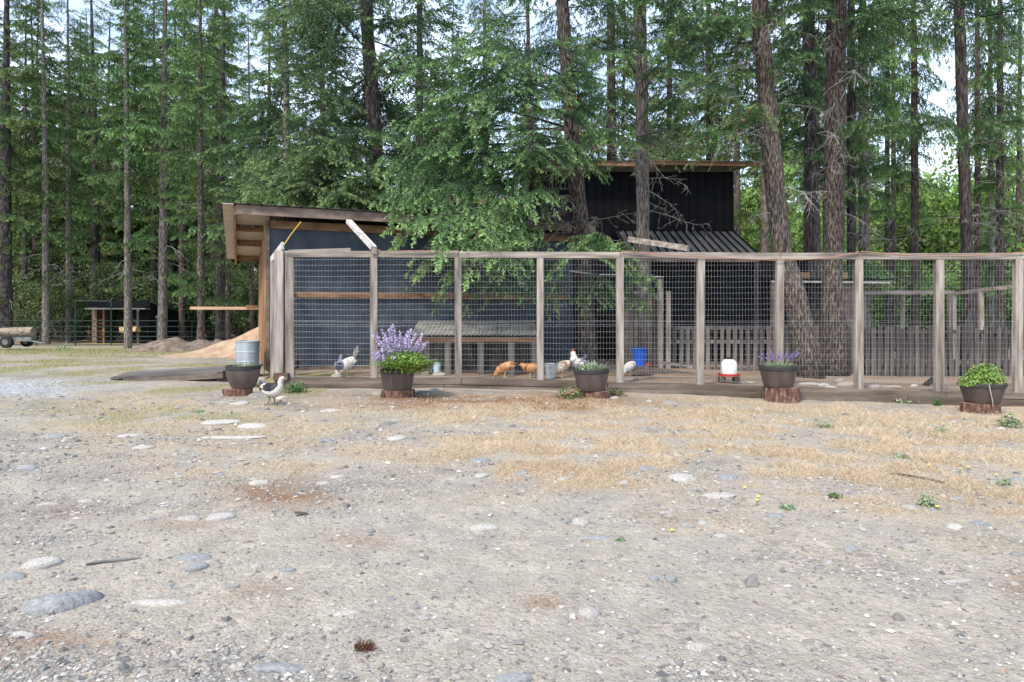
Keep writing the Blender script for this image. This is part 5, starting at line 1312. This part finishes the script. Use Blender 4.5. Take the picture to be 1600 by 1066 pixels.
def stone(px, py, w, h, mi, label, group=None, sink=.6, s=None, depth=None):
    p = on_ground(px, py + h * .35); s_ = p.y / F; s = rnd.randrange(14) if s is None else s
    fl = [.42, .55, .35, .5, .3, .6][s % 6]
    vang = (CH - p.z) / p.y                       # how flat we look at it
    rx = w / 2 * s_
    # apparent height = 2*ry*sin + height part; keep heights modest
    hz_ = max(.004, min(rx * .55, h * s_ * .42)); ry = min(rx * 1.1, max(rx * .35, (h * s_ - hz_ * .8) / max(vang, .08) / 2))
    o = link('stone', stone_data(s, mi), None, p + Vector((0, 0, -hz_ * sink + .003)))
    o.scale = (rx * 1.03, ry * 1.08, hz_ / fl * 1.6); o.rotation_euler = (0, 0, rnd.uniform(-.14, .14) + (math.pi if rnd.random() < .5 else 0))
    return tag(o, label, 'stone', group)
ST = [(90, 928, 112, 48, 1, 'largest lumpy blue grey rock in the left foreground'), (258, 937, 80, 19, 0, 'flat pale rock right of the largest lumpy rock'), (65, 876, 42, 18, 0, 'whitish rock above the largest lumpy rock'),
 (20, 897, 38, 13, 1, 'blue grey stone at the left edge above the lumpy rock'), (545, 955, 44, 13, 0, 'pale stone above and left of the lone pinecone'), (402, 752, 26, 9, 0, 'white stone just above the round brown needle patch'),
 (295, 808, 36, 10, 0, 'pale stone below left of the brown needle patch'), (345, 805, 34, 12, 0, 'pale stone directly under the left edge of the brown needle patch'), (442, 1042, 84, 12, 1, 'long bluish stone at the bottom edge left of the pinecone'),
 (395, 663, 44, 9, 0, 'flat white stone just in front of the strutting rooster'), (201, 679, 32, 6, 0, 'flat pale stone on the left grass'), (227, 697, 32, 7, 0, 'slim white stone below the flat pale one on the left'), (82, 680, 34, 9, 1, 'blue grey stone in the far left gravel'),
 (42, 728, 28, 8, 1, 'bluish stone near the left edge at mid yard'), (345, 658, 48, 7, 0, 'long pale slab left of the white stone by the rooster'), (376, 682, 84, 4, 0, 'long thin pale slab below the rooster'), (527, 743, 24, 7, 0, 'upper of two white stones right of the needle patch'), (507, 753, 24, 7, 0, 'lower of two white stones right of the needle patch'),
 (622, 682, 28, 8, 0, 'white stone at the top of the gravel left of centre'), (752, 716, 34, 10, 1, 'blue stone in the straw at the centre'), (752, 742, 18, 6, 0, 'small white stone under the central blue stone'), (508, 686, 22, 10, 1, 'blue grey stone among the weeds left of centre'), (607, 660, 26, 8, 3, 'dark stone between the sage pot and the yard centre'),
 (517, 640, 30, 6, 0, 'flat white stone below the speckled hen'), (402, 882, 16, 9, 0, 'small bright stone in the left middle gravel'), (391, 896, 16, 7, 0, 'small bright stone under its twin in the left gravel'), (452, 888, 22, 8, 1, 'grey stone right of the two small bright ones'), (757, 822, 38, 8, 0, 'flat white stone in the gravel at the centre'),
 (75, 786, 30, 6, 0, 'pale sliver of stone at the left edge of the gravel'), (132, 782, 24, 6, 0, 'pale sliver of stone right of its neighbour on the left'), (32, 990, 36, 13, 0, 'flat pale rock below the largest lumpy rock'), (800, 1058, 50, 17, 1, 'bluish rock cut by the bottom edge at the centre'), (300, 868, 52, 16, 1, 'bluish streaked rock in the left middle gravel'), (308, 883, 26, 12, 1, 'smaller bluish rock under the streaked one'),
 (1066, 743, 40, 15, 0, 'prominent pale oval stone right of centre'), (1126, 771, 50, 10, 0, 'long pale stone below the prominent oval one'), (906, 812, 28, 16, 0, 'prominent rounded white stone in the brown litter'), (931, 839, 46, 7, 1, 'flat grey slab under the rounded white stone'), (1137, 744, 30, 9, 1, 'blue grey stone right of the prominent oval one'), (1212, 804, 24, 10, 1, 'tilted blue stone under the green tuft'),
 (1098, 815, 17, 7, 0, 'small white stone left of the tilted blue one'), (1494, 821, 28, 12, 0, 'white stone half dark, on the right gravel'), (1530, 816, 30, 9, 1, 'blue grey stone beside the half dark white one'), (1420, 791, 22, 8, 0, 'pale stone left of the yellow flowered weed'), (1495, 777, 32, 6, 1, 'flat blue grey stone right of the yellow flowered weed'), (1590, 748, 24, 8, 1, 'blue grey stone at the right edge by the bright green weed'),
 (1500, 906, 46, 7, 0, 'long flat pale stone in the right foreground'), (917, 951, 34, 19, 0, 'flat pale patch of rock right of the small brown tuft'), (1092, 1008, 46, 17, 0, 'flat pale rock near the bottom right of centre'), (1404, 962, 14, 13, 3, 'small round dark stone alone in the right foreground'), (1022, 900, 16, 12, 1, 'left of two small blue stones in the centre foreground'), (1048, 901, 16, 12, 1, 'right of two small blue stones in the centre foreground'),
 (880, 746, 24, 9, 0, 'whitish stone at the straw edge left of the oval stone'), (815, 737, 24, 9, 1, 'grey stone at the straw edge in the middle'), (1125, 835, 18, 7, 0, 'small white stone at the middle of the right gravel'), (1010, 731, 22, 7, 1, 'grey stone left of the prominent oval one'), (1590, 865, 22, 9, 1, 'blue grey stone cut by the right edge'), (1420, 851, 20, 6, 0, 'small pale stone at the right gravel'), (975, 752, 16, 7, 0, 'small white stone between the straw and the oval stone'), (1330, 855, 22, 9, 1, 'grey blue stone at the right gravel left of a small pale one'), (932, 729, 12, 6, 0, 'tiny white stone in the straw right of centre'), (1370, 726, 16, 6, 2, 'tiny tan stone in the right straw'),
 (406, 614, 36, 13, 3, 'dark smooth boulder beside the leftmost stump'), (377, 628, 30, 7, 0, 'flat pale stone in front of the leftmost stump'), (355, 627, 24, 8, 2, 'flat tan stone left of the pale one by the leftmost stump'), (660, 612, 24, 8, 3, 'dark stone at the sleeper right of the sage pot'), (679, 608, 16, 8, 3, 'smaller dark stone touching the one right of the sage pot'), (440, 620, 20, 7, 0, 'pale stone behind the strutting rooster'), (408, 591, 16, 10, 2, 'round stone behind the leftmost pot'),
 (592, 613, 16, 6, 2, 'flat stone left of the reddish stump'), (960, 620, 16, 5, 0, 'pale stone under the sleeper right of the middle pot'), (1044, 628, 22, 5, 1, 'grey stone under the sleeper in the straw'), (1015, 626, 12, 5, 0, 'small pale stone under the sleeper right of the middle')]
for px, py, w, h, mi, lb in ST: stone(px, py, w, h, mi, lb)
# split wedge stone
p = on_ground(1174, 914); s_ = p.y / F
mb = MB(); mb.add([(-.030, -.02, 0), (.022, -.02, 0), (.028, .03, 0), (-.025, .03, 0), (-.02, -.01, .022), (.022, -.015, .045), (.026, .02, .048), (-.012, .02, .026)], [(3, 2, 1, 0), (4, 5, 6, 7), (0, 1, 5, 4), (1, 2, 6, 5), (2, 3, 7, 6), (3, 0, 4, 7)])
o = mb.build('stone', M_STONES[3]); o.location = p; tag(o, 'angular dark grey wedge of split stone in the right foreground', 'stone')
GP = 'stones lying inside the pen behind the wire'
def pen_stone(px, py, w, h, Y, mi, lb):
    p = P(px, py, Y); s_ = Y / F; o = link('stone', stone_data(rnd.randrange(14), mi), None, (p.x, p.y, gz(p.x, p.y) + .01)); o.scale = (w / 2 * s_, w / 2 * s_ * .8, h * s_ * 1.1); tag(o, lb, 'stone')
for a in [(527, 583, 18, 12, 12.1, 2, 'round boulder left of the speckled hen inside the pen'), (665, 585, 12, 8, 12.6, 2, 'stone under the corrugated shelter left of the jug'), (688, 587, 20, 6, 12.4, 2, 'flat stone under the corrugated shelter right of the jug'),
          (1266, 590, 28, 10, 12.4, 2, 'tan boulder at the foot of the leaning trunk'), (1288, 592, 18, 9, 12.3, 0, 'pale stone between the two thick trunks'), (1324, 592, 34, 9, 12.5, 2, 'wide tan boulder in front of the widest trunk'), (1298, 601, 20, 6, 11.95, 0, 'flat pale stone just behind the sleeper near the widest trunk'), (1312, 583, 14, 8, 13.2, 2, 'small boulder behind the wide tan one'),
          (1395, 598, 28, 8, 12.5, 2, 'long boulder in the right hand bay of the pen'), (1428, 594, 12, 5, 12.8, 0, 'small pale stone right of the long pen boulder'), (1365, 596, 22, 5, 12.4, 2, 'flat stone left of the long pen boulder'), (1445, 598, 16, 5, 12.3, 3, 'dark stone near the right pen posts'), (985, 590, 26, 6, 12.4, 3, 'dark mound stone below the blue feeder'), (1172, 590, 16, 5, 12.4, 2, 'small tan stone right of the white drinker'), (1150, 576, 14, 5, 14.2, 2, 'stone at the foot of the pale slat fence')]:
    pen_stone(*a)
GS = 'small stones strewn over the yard'
n_ = 0
while n_ < 190:
    py = rnd.uniform(635, 1050) if rnd.random() < .75 else rnd.uniform(640, 860); px = rnd.uniform(0, 1600)
    q = on_ground(px, py)
    if float(N3.fbm(np.array([q.x]), np.array([q.y]), .8, 3)[0]) < rnd.uniform(.30, .55): continue
    w = rnd.uniform(8, 17) * (.6 + .5 * (py - 600) / 300 * .5)
    stone(px, py, w, w * rnd.uniform(.28, .5), rnd.choices([0, 1, 2, 3], [4, 4, 2, 1])[0], 'small stone among the many lying scattered on the yard', GS, sink=.5); n_ += 1

# pine cone, twig
p = on_ground(568, 1016); cone = thing('fir_cone', 'lone reddish brown fir cone on the gravel in the foreground', 'cone', p)
mb = MB()
for i in range(11):
    t_ = i / 10; rr = .013 * math.sin(math.pi * (.12 + .8 * t_)) + .003; c0 = Vector((-.032 + .064 * t_, .004 * math.sin(i), .013))
    for j in range(7):
        a = j * .9 + i * .45; d = Vector((.45, math.cos(a), math.sin(a))); q = c0 + p
        s1 = Vector((0, -math.sin(a), math.cos(a))) * .005
        mb.add([q - s1, q + s1, q + d * (rr + .008) + s1 * .5, q + d * (rr + .008) - s1 * .5, q + Vector((.004, 0, 0))], [(0, 1, 2, 3), (0, 4, 1), (1, 4, 2), (3, 2, 4), (0, 3, 4)])
mb.build('scales', mat('cone_scales', (.10, .04, .025), (.30, .15, .09), 40, .9), cone)
mb = MB(); q = [on_ground(a, b) for a, b in ((1395, 742), (1425, 747), (1450, 751), (1475, 757))]; mb.tube([v + Vector((0, 0, .012)) for v in q], [.008, .01, .009, .004], 6, noise=.2)
tag(mb.build('fallen_branch', M_BARKD), 'thin dark fallen branch lying in the straw on the right', 'branch')
mb = MB(); q = [on_ground(a, b) for a, b in ((135, 884), (160, 880), (190, 877), (222, 873))]; mb.tube([v + Vector((0, 0, .006)) for v in q], [.006, .009, .007, .002], 6, noise=.4)
tag(mb.build('bark_strip', M_STONES[3]), 'dark sliver lying right of the whitish rock on the left', 'bark')
o = MB(); p = on_ground(470, 805); o.box(p + Vector((0, 0, .012)), (.075, .03, .012), .5, .004, R(14)); tag(o.build('wood_chip', M_DARKWOOD), 'dark chip lying below the brown needle patch', 'wood chip')

# ------------------------------------------------------------------ pen equipment
c = Vector((wx(682, 12.75), 12.75, .10)); jug = thing('small_drinker', 'small pale blue jar drinker under the corrugated shelter', 'drinker', c)
mb = MB(); mb.lathe([(.075, 0), (.08, .02), (.08, .14), (.07, .18), (.03, .2)], 18, c, capt=True); mb.build('jar', mat('pale_blue_plastic', (.38, .50, .55), (.5, .62, .66), 4, .4), jug, smooth=True)
mb = MB(); mb.lathe([(.09, -.03), (.10, -.01), (.10, .015), (.085, .015)], 18, c); mb.build('tray', M_GALV, jug)
c = Vector((wx(860, 12.1), 12.1, gz(wx(860, 12.1), 12.1))); bk_ = thing('metal_bucket', 'dull blue grey metal bucket just right of the orange hens', 'bucket', c)
mb = MB(); mb.lathe([(.085, 0), (.115, .26), (.12, .262), (.11, .255), (.08, .02)], 20, c); mb.build('body', M_GALV, bk_)
mb = MB(); mb.tube([c + Vector((.11 * math.cos(t_), 0, .25 - .10 * math.sin(t_))) for t_ in np.linspace(0, math.pi, 9)], .004, 5); mb.build('handle', M_STEEL, bk_)
c = Vector((wx(1139, 12.3), 12.3, CH - (588 - HZ) * 12.3 / F)); wd = thing('white_drinker', 'white plastic poultry drinker with a red tray in the pen', 'drinker', c)
mb = MB(); mb.lathe([(.135, .03), (.142, .05), (.142, .22), (.128, .255), (.085, .30), (.06, .305)], 26, c, capt=True); mb.build('tank', mat('white_plastic', (.72, .74, .74), (.8, .82, .82), 3, .35), wd, smooth=True)
mb = MB(); mb.lathe([(.13, 0), (.19, .01), (.20, .05), (.192, .05), (.18, .02), (.12, .02)], 26, c); mb.build('tray', mat('red_plastic', (.55, .03, .03), (.66, .06, .05), 4, .4), wd)
mb = MB(); mb.lathe([(.06, .30), (.062, .335), (.045, .345)], 16, c, capt=True); mb.build('cap', M_RUBBER, wd)
for dx in (-.13, .13): mb = MB(); mb.box(c + Vector((dx, .0, -.05)), (.1, .16, .09), 0, .006); mb.build('brick', M_SLEEP, wd)
Yb = 13.2; c = Vector((wx(999, Yb), Yb, CH - (572 - HZ) * Yb / F)); bf = thing('blue_feeder', 'bright blue bucket feeder with red cups standing before the plank gate', 'feeder', c)
MBL = mat('blue_plastic', (.005, .055, .33), (.012, .09, .45), 3, .4)
mb = MB(); mb.lathe([(.115, 0), (.14, .32), (.15, .322), (.15, .345), (.136, .345), (.11, .02)], 24, c); mb.build('bucket', MBL, bf)
for a in (200, 340, 90): mb = MB(); q = c + Vector((math.cos(R(a)) * .155, math.sin(R(a)) * .155, .035)); mb.lathe([(.03, -.02), (.042, .02), (.036, .02), (.025, -.01)], 12, q); mb.build('cup', MATS['red_plastic'], bf)
mb = MB(); mb.box(c + Vector((0, 0, -.055)), (.3, .26, .10), 0, .01); mb.build('block', M_SLEEP, bf)
mb = MB(); p = P(1456, 602, 11.95); mb.box(p + Vector((0, .05, .06)), (.22, .18, .02), 0, 0, R(-38)); mb.box(p + Vector((.11, .05, .07)), (.02, .18, .2)); tag(mb.build('black_tray', M_RUBBER), 'black plastic tray tipped up behind the post near the right pot', 'tray')
mb = MB(); mb.bar(P(1033, 566, 14.4), P(1082, 574, 14.0), .05, .05); tag(mb.build('loose_lath', M_GREYH), 'pale lath lying on the pen ground before the slat fence', 'lath')
# loose boards and braces
br = thing('white_brace', 'white painted brace sloping from the coop eave to the fence top', 'brace', P(585, 390, 11.62))
mb = MB(); mb.bar(P(545, 346, 12.75), P(584, 388, 11.66), .10, .07); mb.build('board', M_WHITEP, br)
mb = MB(); mb.tube([P(547, 350, 12.6), P(556, 364, 12.4), P(563, 377, 12.2), P(568, 378, 12.1), P(572, 374, 12.0), P(578, 382, 11.8)], .008, 6); mb.build('cable', M_BLACKCORD, br)
mb = MB(); mb.box(P(585, 393, 11.52), (.09, .03, .09)); mb.build('block', M_GREY, br)
mb = MB(); mb.bar(P(983, 374, 12.9), P(1076, 388, 11.9), .09, .10, jit=.004); tag(mb.build('loose_timber', M_GREYH), 'grey timber lying sloped on the fence top in front of the dark lean-to roof', 'timber')
mb = MB(); pts_ = [P(412, 350, 14.5), P(414, 440, 14.2), P(417, 500, 13.8), P(414, 560, 13.5), P(412, 590, 13.2)]; mb.tube(pts_, .012, 6)
tag(mb.build('hanging_cord', M_CORDY), 'yellow cord hanging down the left corner of the coop', 'cord')
mb = MB(); mb.tube([P(470, 347, 12.7), P(455, 366, 12.2), P(443, 384, 11.6)], .010, 6); tag(mb.build('yellow_cord', M_CORDY), 'yellow cord stretched from the coop eave to the fence corner', 'cord')
def cord(name, label, pts, r=.0075):
    mb = MB(); q = [P(a, b, FY - .08) for a, b in pts]; out = []
    for i in range(len(q) - 1):
        for t_ in np.linspace(0, 1, 5)[:-1]: out.append(q[i].lerp(q[i + 1], t_))
    out.append(q[-1]); mb.tube(out, r, 6); return tag(mb.build(name, M_CORD), label, 'cord')
cord('orange_cord', 'orange cord sagging along the fence top in front of the barn', [(970, 392), (1010, 396), (1050, 399), (1095, 401), (1150, 404), (1215, 407), (1270, 405), (1305, 401), (1335, 396), (1342, 393)])
cord('orange_cord', 'orange cord draped along the fence top at the far right', [(1345, 393), (1380, 396), (1420, 399), (1460, 400), (1510, 400), (1550, 398), (1600, 394), (1640, 393)])
cord('orange_cord', 'orange cord running right from the foot of the white brace', [(560, 362), (575, 376), (585, 388), (596, 393), (640, 392), (716, 392)], .006)

# ------------------------------------------------------------------ birds
def loft(rings, k=14):
    """rings: (x, z, ry, rz, tilt) in the plane y=0"""
    vs = []; fs = []
    for i, (x, z, ry, rz) in enumerate(rings):
        a = rings[max(0, i - 1)]; b = rings[min(len(rings) - 1, i + 1)]; d = Vector((b[0] - a[0], 0, b[1] - a[1])).normalized(); nrm = Vector((-d.z, 0, d.x))
        for j in range(k):
            t_ = 2 * math.pi * j / k; vs.append(Vector((x, 0, z)) + nrm * (math.sin(t_) * rz) + Vector((0, math.cos(t_) * ry, 0)))
    for i in range(len(rings) - 1):
        for j in range(k): fs.append((i * k + j, i * k + (j + 1) % k, (i + 1) * k + (j + 1) % k, (i + 1) * k + j))
    fs.append(tuple(range(k - 1, -1, -1))); fs.append(tuple((len(rings) - 1) * k + j for j in range(k)))
    mb = MB(); mb.add(vs, fs); return mb
POSE = {
 'up': [(-.17, .25, .02, .03), (-.14, .245, .05, .055), (-.09, .225, .078, .08), (-.02, .205, .095, .098), (.05, .205, .095, .10), (.10, .225, .08, .088), (.13, .265, .055, .058), (.145, .31, .038, .040), (.155, .345, .032, .034), (.17, .370, .031, .033), (.19, .382, .024, .026), (.205, .382, .010, .012)],
 'peck': [(-.17, .27, .02, .03), (-.14, .265, .05, .055), (-.09, .245, .078, .08), (-.02, .215, .095, .098), (.05, .190, .092, .094), (.10, .160, .075, .078), (.145, .125, .052, .052), (.175, .09, .038, .038), (.195, .062, .032, .032), (.208, .040, .026, .028), (.216, .020, .010, .012)],
 'low': [(-.19, .24, .02, .03), (-.15, .235, .05, .055), (-.09, .215, .08, .085), (-.02, .20, .098, .102), (.05, .20, .095, .10), (.10, .215, .08, .085), (.14, .235, .055, .055), (.17, .255, .036, .036), (.195, .27, .031, .031), (.215, .272, .026, .026), (.235, .268, .010, .012)]}
M_RED = mat('red_comb', (.55, .02, .02), (.70, .05, .04), 10, .6)
M_BEAK = mat('horn_beak', (.45, .32, .12), (.55, .4, .18), 10, .6)
M_EYE = mat('bird_eye', (.01, .01, .01), None, 4, .2)
def fmat(nm_, c1, c2, lo=.45, hi=.55, sc=9): return mat(nm_, c1, c2, sc, .85, .4, (1, 1, 1), lo=lo, hi=hi, bscale=26, bdist=.02)
def bird(label, cat, px, py, Y, face, pose, body_m, wing_m, neck_m=None, tail_m=None, sc=1.0, tail='fan', tail_h=.16, comb=.03, z=None, legm=None, tilt=0, saddle=None):
    x = wx(px, Y); z = gz(x, Y) if z is None else z
    root = thing('chicken' if cat != 'rooster' else 'rooster', label, cat, (x, Y, z), R(face)); root.scale = (sc, sc, sc); root.rotation_euler[1] = R(tilt)
    rg = POSE[pose]
    loft(rg, 16).build('body', body_m, root, smooth=True, local=True)
    if saddle:
        sb = loft([(a, b, c_ * 1.03 + .003, d * 1.03 + .003) for a, b, c_, d in rg[2:8]], 16)
        sb.f = [f for f in sb.f if len(f) == 4 and sum(sb.v[i][2] for i in f) / 4 > np.interp(sum(sb.v[i][0] for i in f) / 4, [q[0] for q in rg], [q[1] for q in rg]) + .012]
        sb.build('saddle', saddle, root, smooth=True, local=True)
    if neck_m:                                                  # hackle feathers round the neck
        nk = [(a, b, c_ * 1.18 + .004, d * 1.18 + .004) for a, b, c_, d in rg[5:10]]
        loft(nk, 16).build('neck_hackle', neck_m, root, smooth=True, local=True)
    hx, hz_ = rg[-3][0], rg[-3][1]; tx, tz = rg[-1][0], rg[-1][1]; d = Vector((tx - hx, 0, tz - hz_)).normalized(); upv = Vector((-d.z, 0, d.x))
    if upv.z < 0 and pose != 'peck': upv = -upv
    mb = MB(); mb.tube([Vector((tx, 0, tz)) - d * .008, Vector((tx, 0, tz)) + d * .012, Vector((tx, 0, tz)) + d * .026 - upv * .004], [.010, .006, .001], 6); mb.build('beak', M_BEAK, root, local=True)
    if comb:
        hp = Vector((hx, 0, hz_)); v = []
        prof = [(-.03, .022), (-.032, .022 + comb * .7), (-.018, .022 + comb * .6), (-.012, .022 + comb * 1.1), (0, .022 + comb * .7), (.008, .022 + comb), (.016, .022 + comb * .45), (.026, .02)]
        for s_ in (-.004, .004): v += [hp + d * a + upv * b + Vector((0, s_, 0)) for a, b in prof]
        k = len(prof); mb = MB(); mb.add(v, [tuple(range(k)), tuple(range(2 * k - 1, k - 1, -1))] + [(i, (i + 1) % k, k + (i + 1) % k, k + i) for i in range(k)]); mb.build('comb', M_RED, root, local=True)
        mb = MB(); mb.tube([hp + d * .018 - upv * .012, hp + d * .02 - upv * (.03 + comb * .6)], [.010, .007], 6); mb.build('wattle', M_RED, root, local=True)
    for s_ in (-1, 1):
        mb = MB(); mb.lathe([(.001, -.004), (.0045, 0), (.001, .004)], 8, Vector((hx, 0, hz_)) + d * .008 + Vector((0, s_ * .028, .004)), capt=True); mb.build('eye', M_EYE, root, local=True)
        c_ = Vector((-.03, s_ * .082, .225 if pose != 'peck' else .235)); v = []; f = []
        out = [(.09, .0), (.065, .055), (0, .07), (-.07, .055), (-.13, .02), (-.15, -.012), (-.08, -.05), (0, -.07), (.065, -.045)]
        for a, b in out: v.append(c_ + Vector((a, -s_ * abs(a) * .28 - s_ * abs(b) * .2, b)))
        v.append(c_ + Vector((-.0, s_ * .022, 0))); kk = len(out)
        for i in range(kk): f.append((i, (i + 1) % kk, kk))
        mb = MB(); mb.add(v, f); mb.build('wing', wing_m, root, smooth=True, local=True)
        hip = Vector((.0, s_ * .035, .13)); knee = Vector((.012 + s_ * .012, s_ * .038, .075)); ft = Vector((0 + s_ * .025, s_ * .04, .012))
        mb = MB(); mb.tube([hip, knee, ft], [.022, .009, .007], 7)
        for t_ in (-35, 0, 35, 180): mb.tube([ft, ft + Vector((math.cos(R(t_)) * .042, math.sin(R(t_)) * .042, -.009))], [.005, .003], 5)
        mb.build('leg', legm or M_BEAK, root, local=True)
    # tail feathers
    mb = MB(); nf = 9
    for i in range(nf):
        f_ = (i - (nf - 1) / 2) / (nf - 1) * 2; base_ = Vector((-.135, f_ * .018, .255)); L_ = tail_h * (1 - .25 * abs(f_)) * rnd.uniform(.9, 1.08)
        if tail == 'fan': dirs = [Vector((-.55 + .15 * f_, f_ * .22, .85)), Vector((-.45, f_ * .35, .9))]
        elif tail == 'plume': dirs = [Vector((-.30 - .35 * abs(f_), f_ * .3, .95)), Vector((-.55 - .3 * abs(f_), f_ * .5, .6))]
        else: dirs = [Vector((-.9, f_ * .25, .35)), Vector((-.95, f_ * .4, .25))]
        a = base_; wv = Vector((.012, .012 * (1 if f_ >= 0 else -1), .0)) + Vector((.012, 0, .006)); b = a + dirs[0].normalized() * L_ * .55; c_ = b + dirs[1].normalized() * L_ * .45
        t_ = Vector((0, .003, 0))
        mb.add([a - wv * .5, a + wv * .5, b + wv * .8, c_ + wv * .3, c_ - wv * .3, b - wv * .8], [(0, 1, 2, 5), (5, 2, 3, 4)])
        mb.add([a - wv * .5 + t_, a + wv * .5 + t_, b + wv * .8 + t_, c_ + wv * .3 + t_, c_ - wv * .3 + t_, b - wv * .8 + t_], [(5, 2, 1, 0), (4, 3, 2, 5)])
    mb.build('tail', tail_m or body_m, root, local=True)
    return root
W_ = fmat('white_plumage', (.62, .585, .52), (.38, .34, .29), .38, .75, 16); BKP = fmat('black_plumage', (.012, .012, .015), (.04, .04, .045)); GR = fmat('slate_plumage', (.10, .11, .14), (.24, .25, .30), .35, .65, 14)
ORG = fmat('rust_plumage', (.28, .11, .035), (.50, .26, .11), .3, .7, 14); ORL = fmat('pale_rust_plumage', (.38, .18, .07), (.62, .42, .24), .3, .7, 14); SPK = fmat('cream_speckled_plumage', (.62, .54, .42), (.30, .20, .13), .45, .6, 16); BRN = fmat('brown_plumage', (.16, .08, .045), (.34, .2, .12), .35, .65, 14)
M_LEGY = mat('dusky_legs', (.16, .13, .11), None, 5, .7)
pr = on_ground(425, 633)
bird('white rooster with black saddle and red comb strutting in front of the fence', 'rooster', 424, 633, pr.y, -18, 'up', W_, BKP, None, GR, sc=.98, tail='fan', tail_h=.11, comb=.028, legm=M_LEGY, saddle=BKP)
bird('slate grey hen standing beside the white hen by the navy wall', 'hen', 531, 588, 12.15, 97, 'up', GR, GR, None, GR, sc=.98, tail='low', tail_h=.08, comb=.012)
bird('white hen with tall upright tail by the navy wall', 'hen', 546, 588, 12.2, 195, 'peck', W_, W_, SPK, W_, sc=1.08, tail='plume', tail_h=.24, comb=.015, tilt=14)
bird('black hen half hidden behind the left corner post', 'hen', 460, 588, 12.3, 95, 'up', BKP, BKP, None, BKP, sc=.95, tail='fan', tail_h=.09, comb=.015)
bird('rust orange hen pecking, left one of the pair under the shelter', 'hen', 790, 593, 12.1, 186, 'peck', ORG, ORL, ORG, ORL, sc=.92, tail='low', tail_h=.12, comb=.02)
bird('rust orange hen right beside the fence post, right one of the pair', 'hen', 830, 593, 12.1, 170, 'low', ORG, ORG, ORG, ORL, sc=.88, tail='low', tail_h=.10, comb=.014)
bird('cream hen with a brown side patch right of the metal bucket', 'hen', 878, 594, 12.15, 200, 'peck', SPK, BRN, None, W_, sc=.98, tail='fan', tail_h=.08, comb=.0)
bird('tall grey rooster with bright red comb and wattles behind the middle pot', 'rooster', 905, 594, 12.2, 120, 'up', GR, W_, W_, GR, sc=1.2, tail='fan', tail_h=.12, comb=.045)
bird('white hen pecking left of the blue feeder', 'hen', 984, 575, 13.1, 215, 'peck', W_, SPK, None, W_, sc=.9, tail='fan', tail_h=.10, comb=.015)
print('objects', len(bpy.data.objects), 'tris', sum(len(m_.loop_triangles) if m_.loop_triangles else len(m_.polygons) for m_ in bpy.data.meshes))
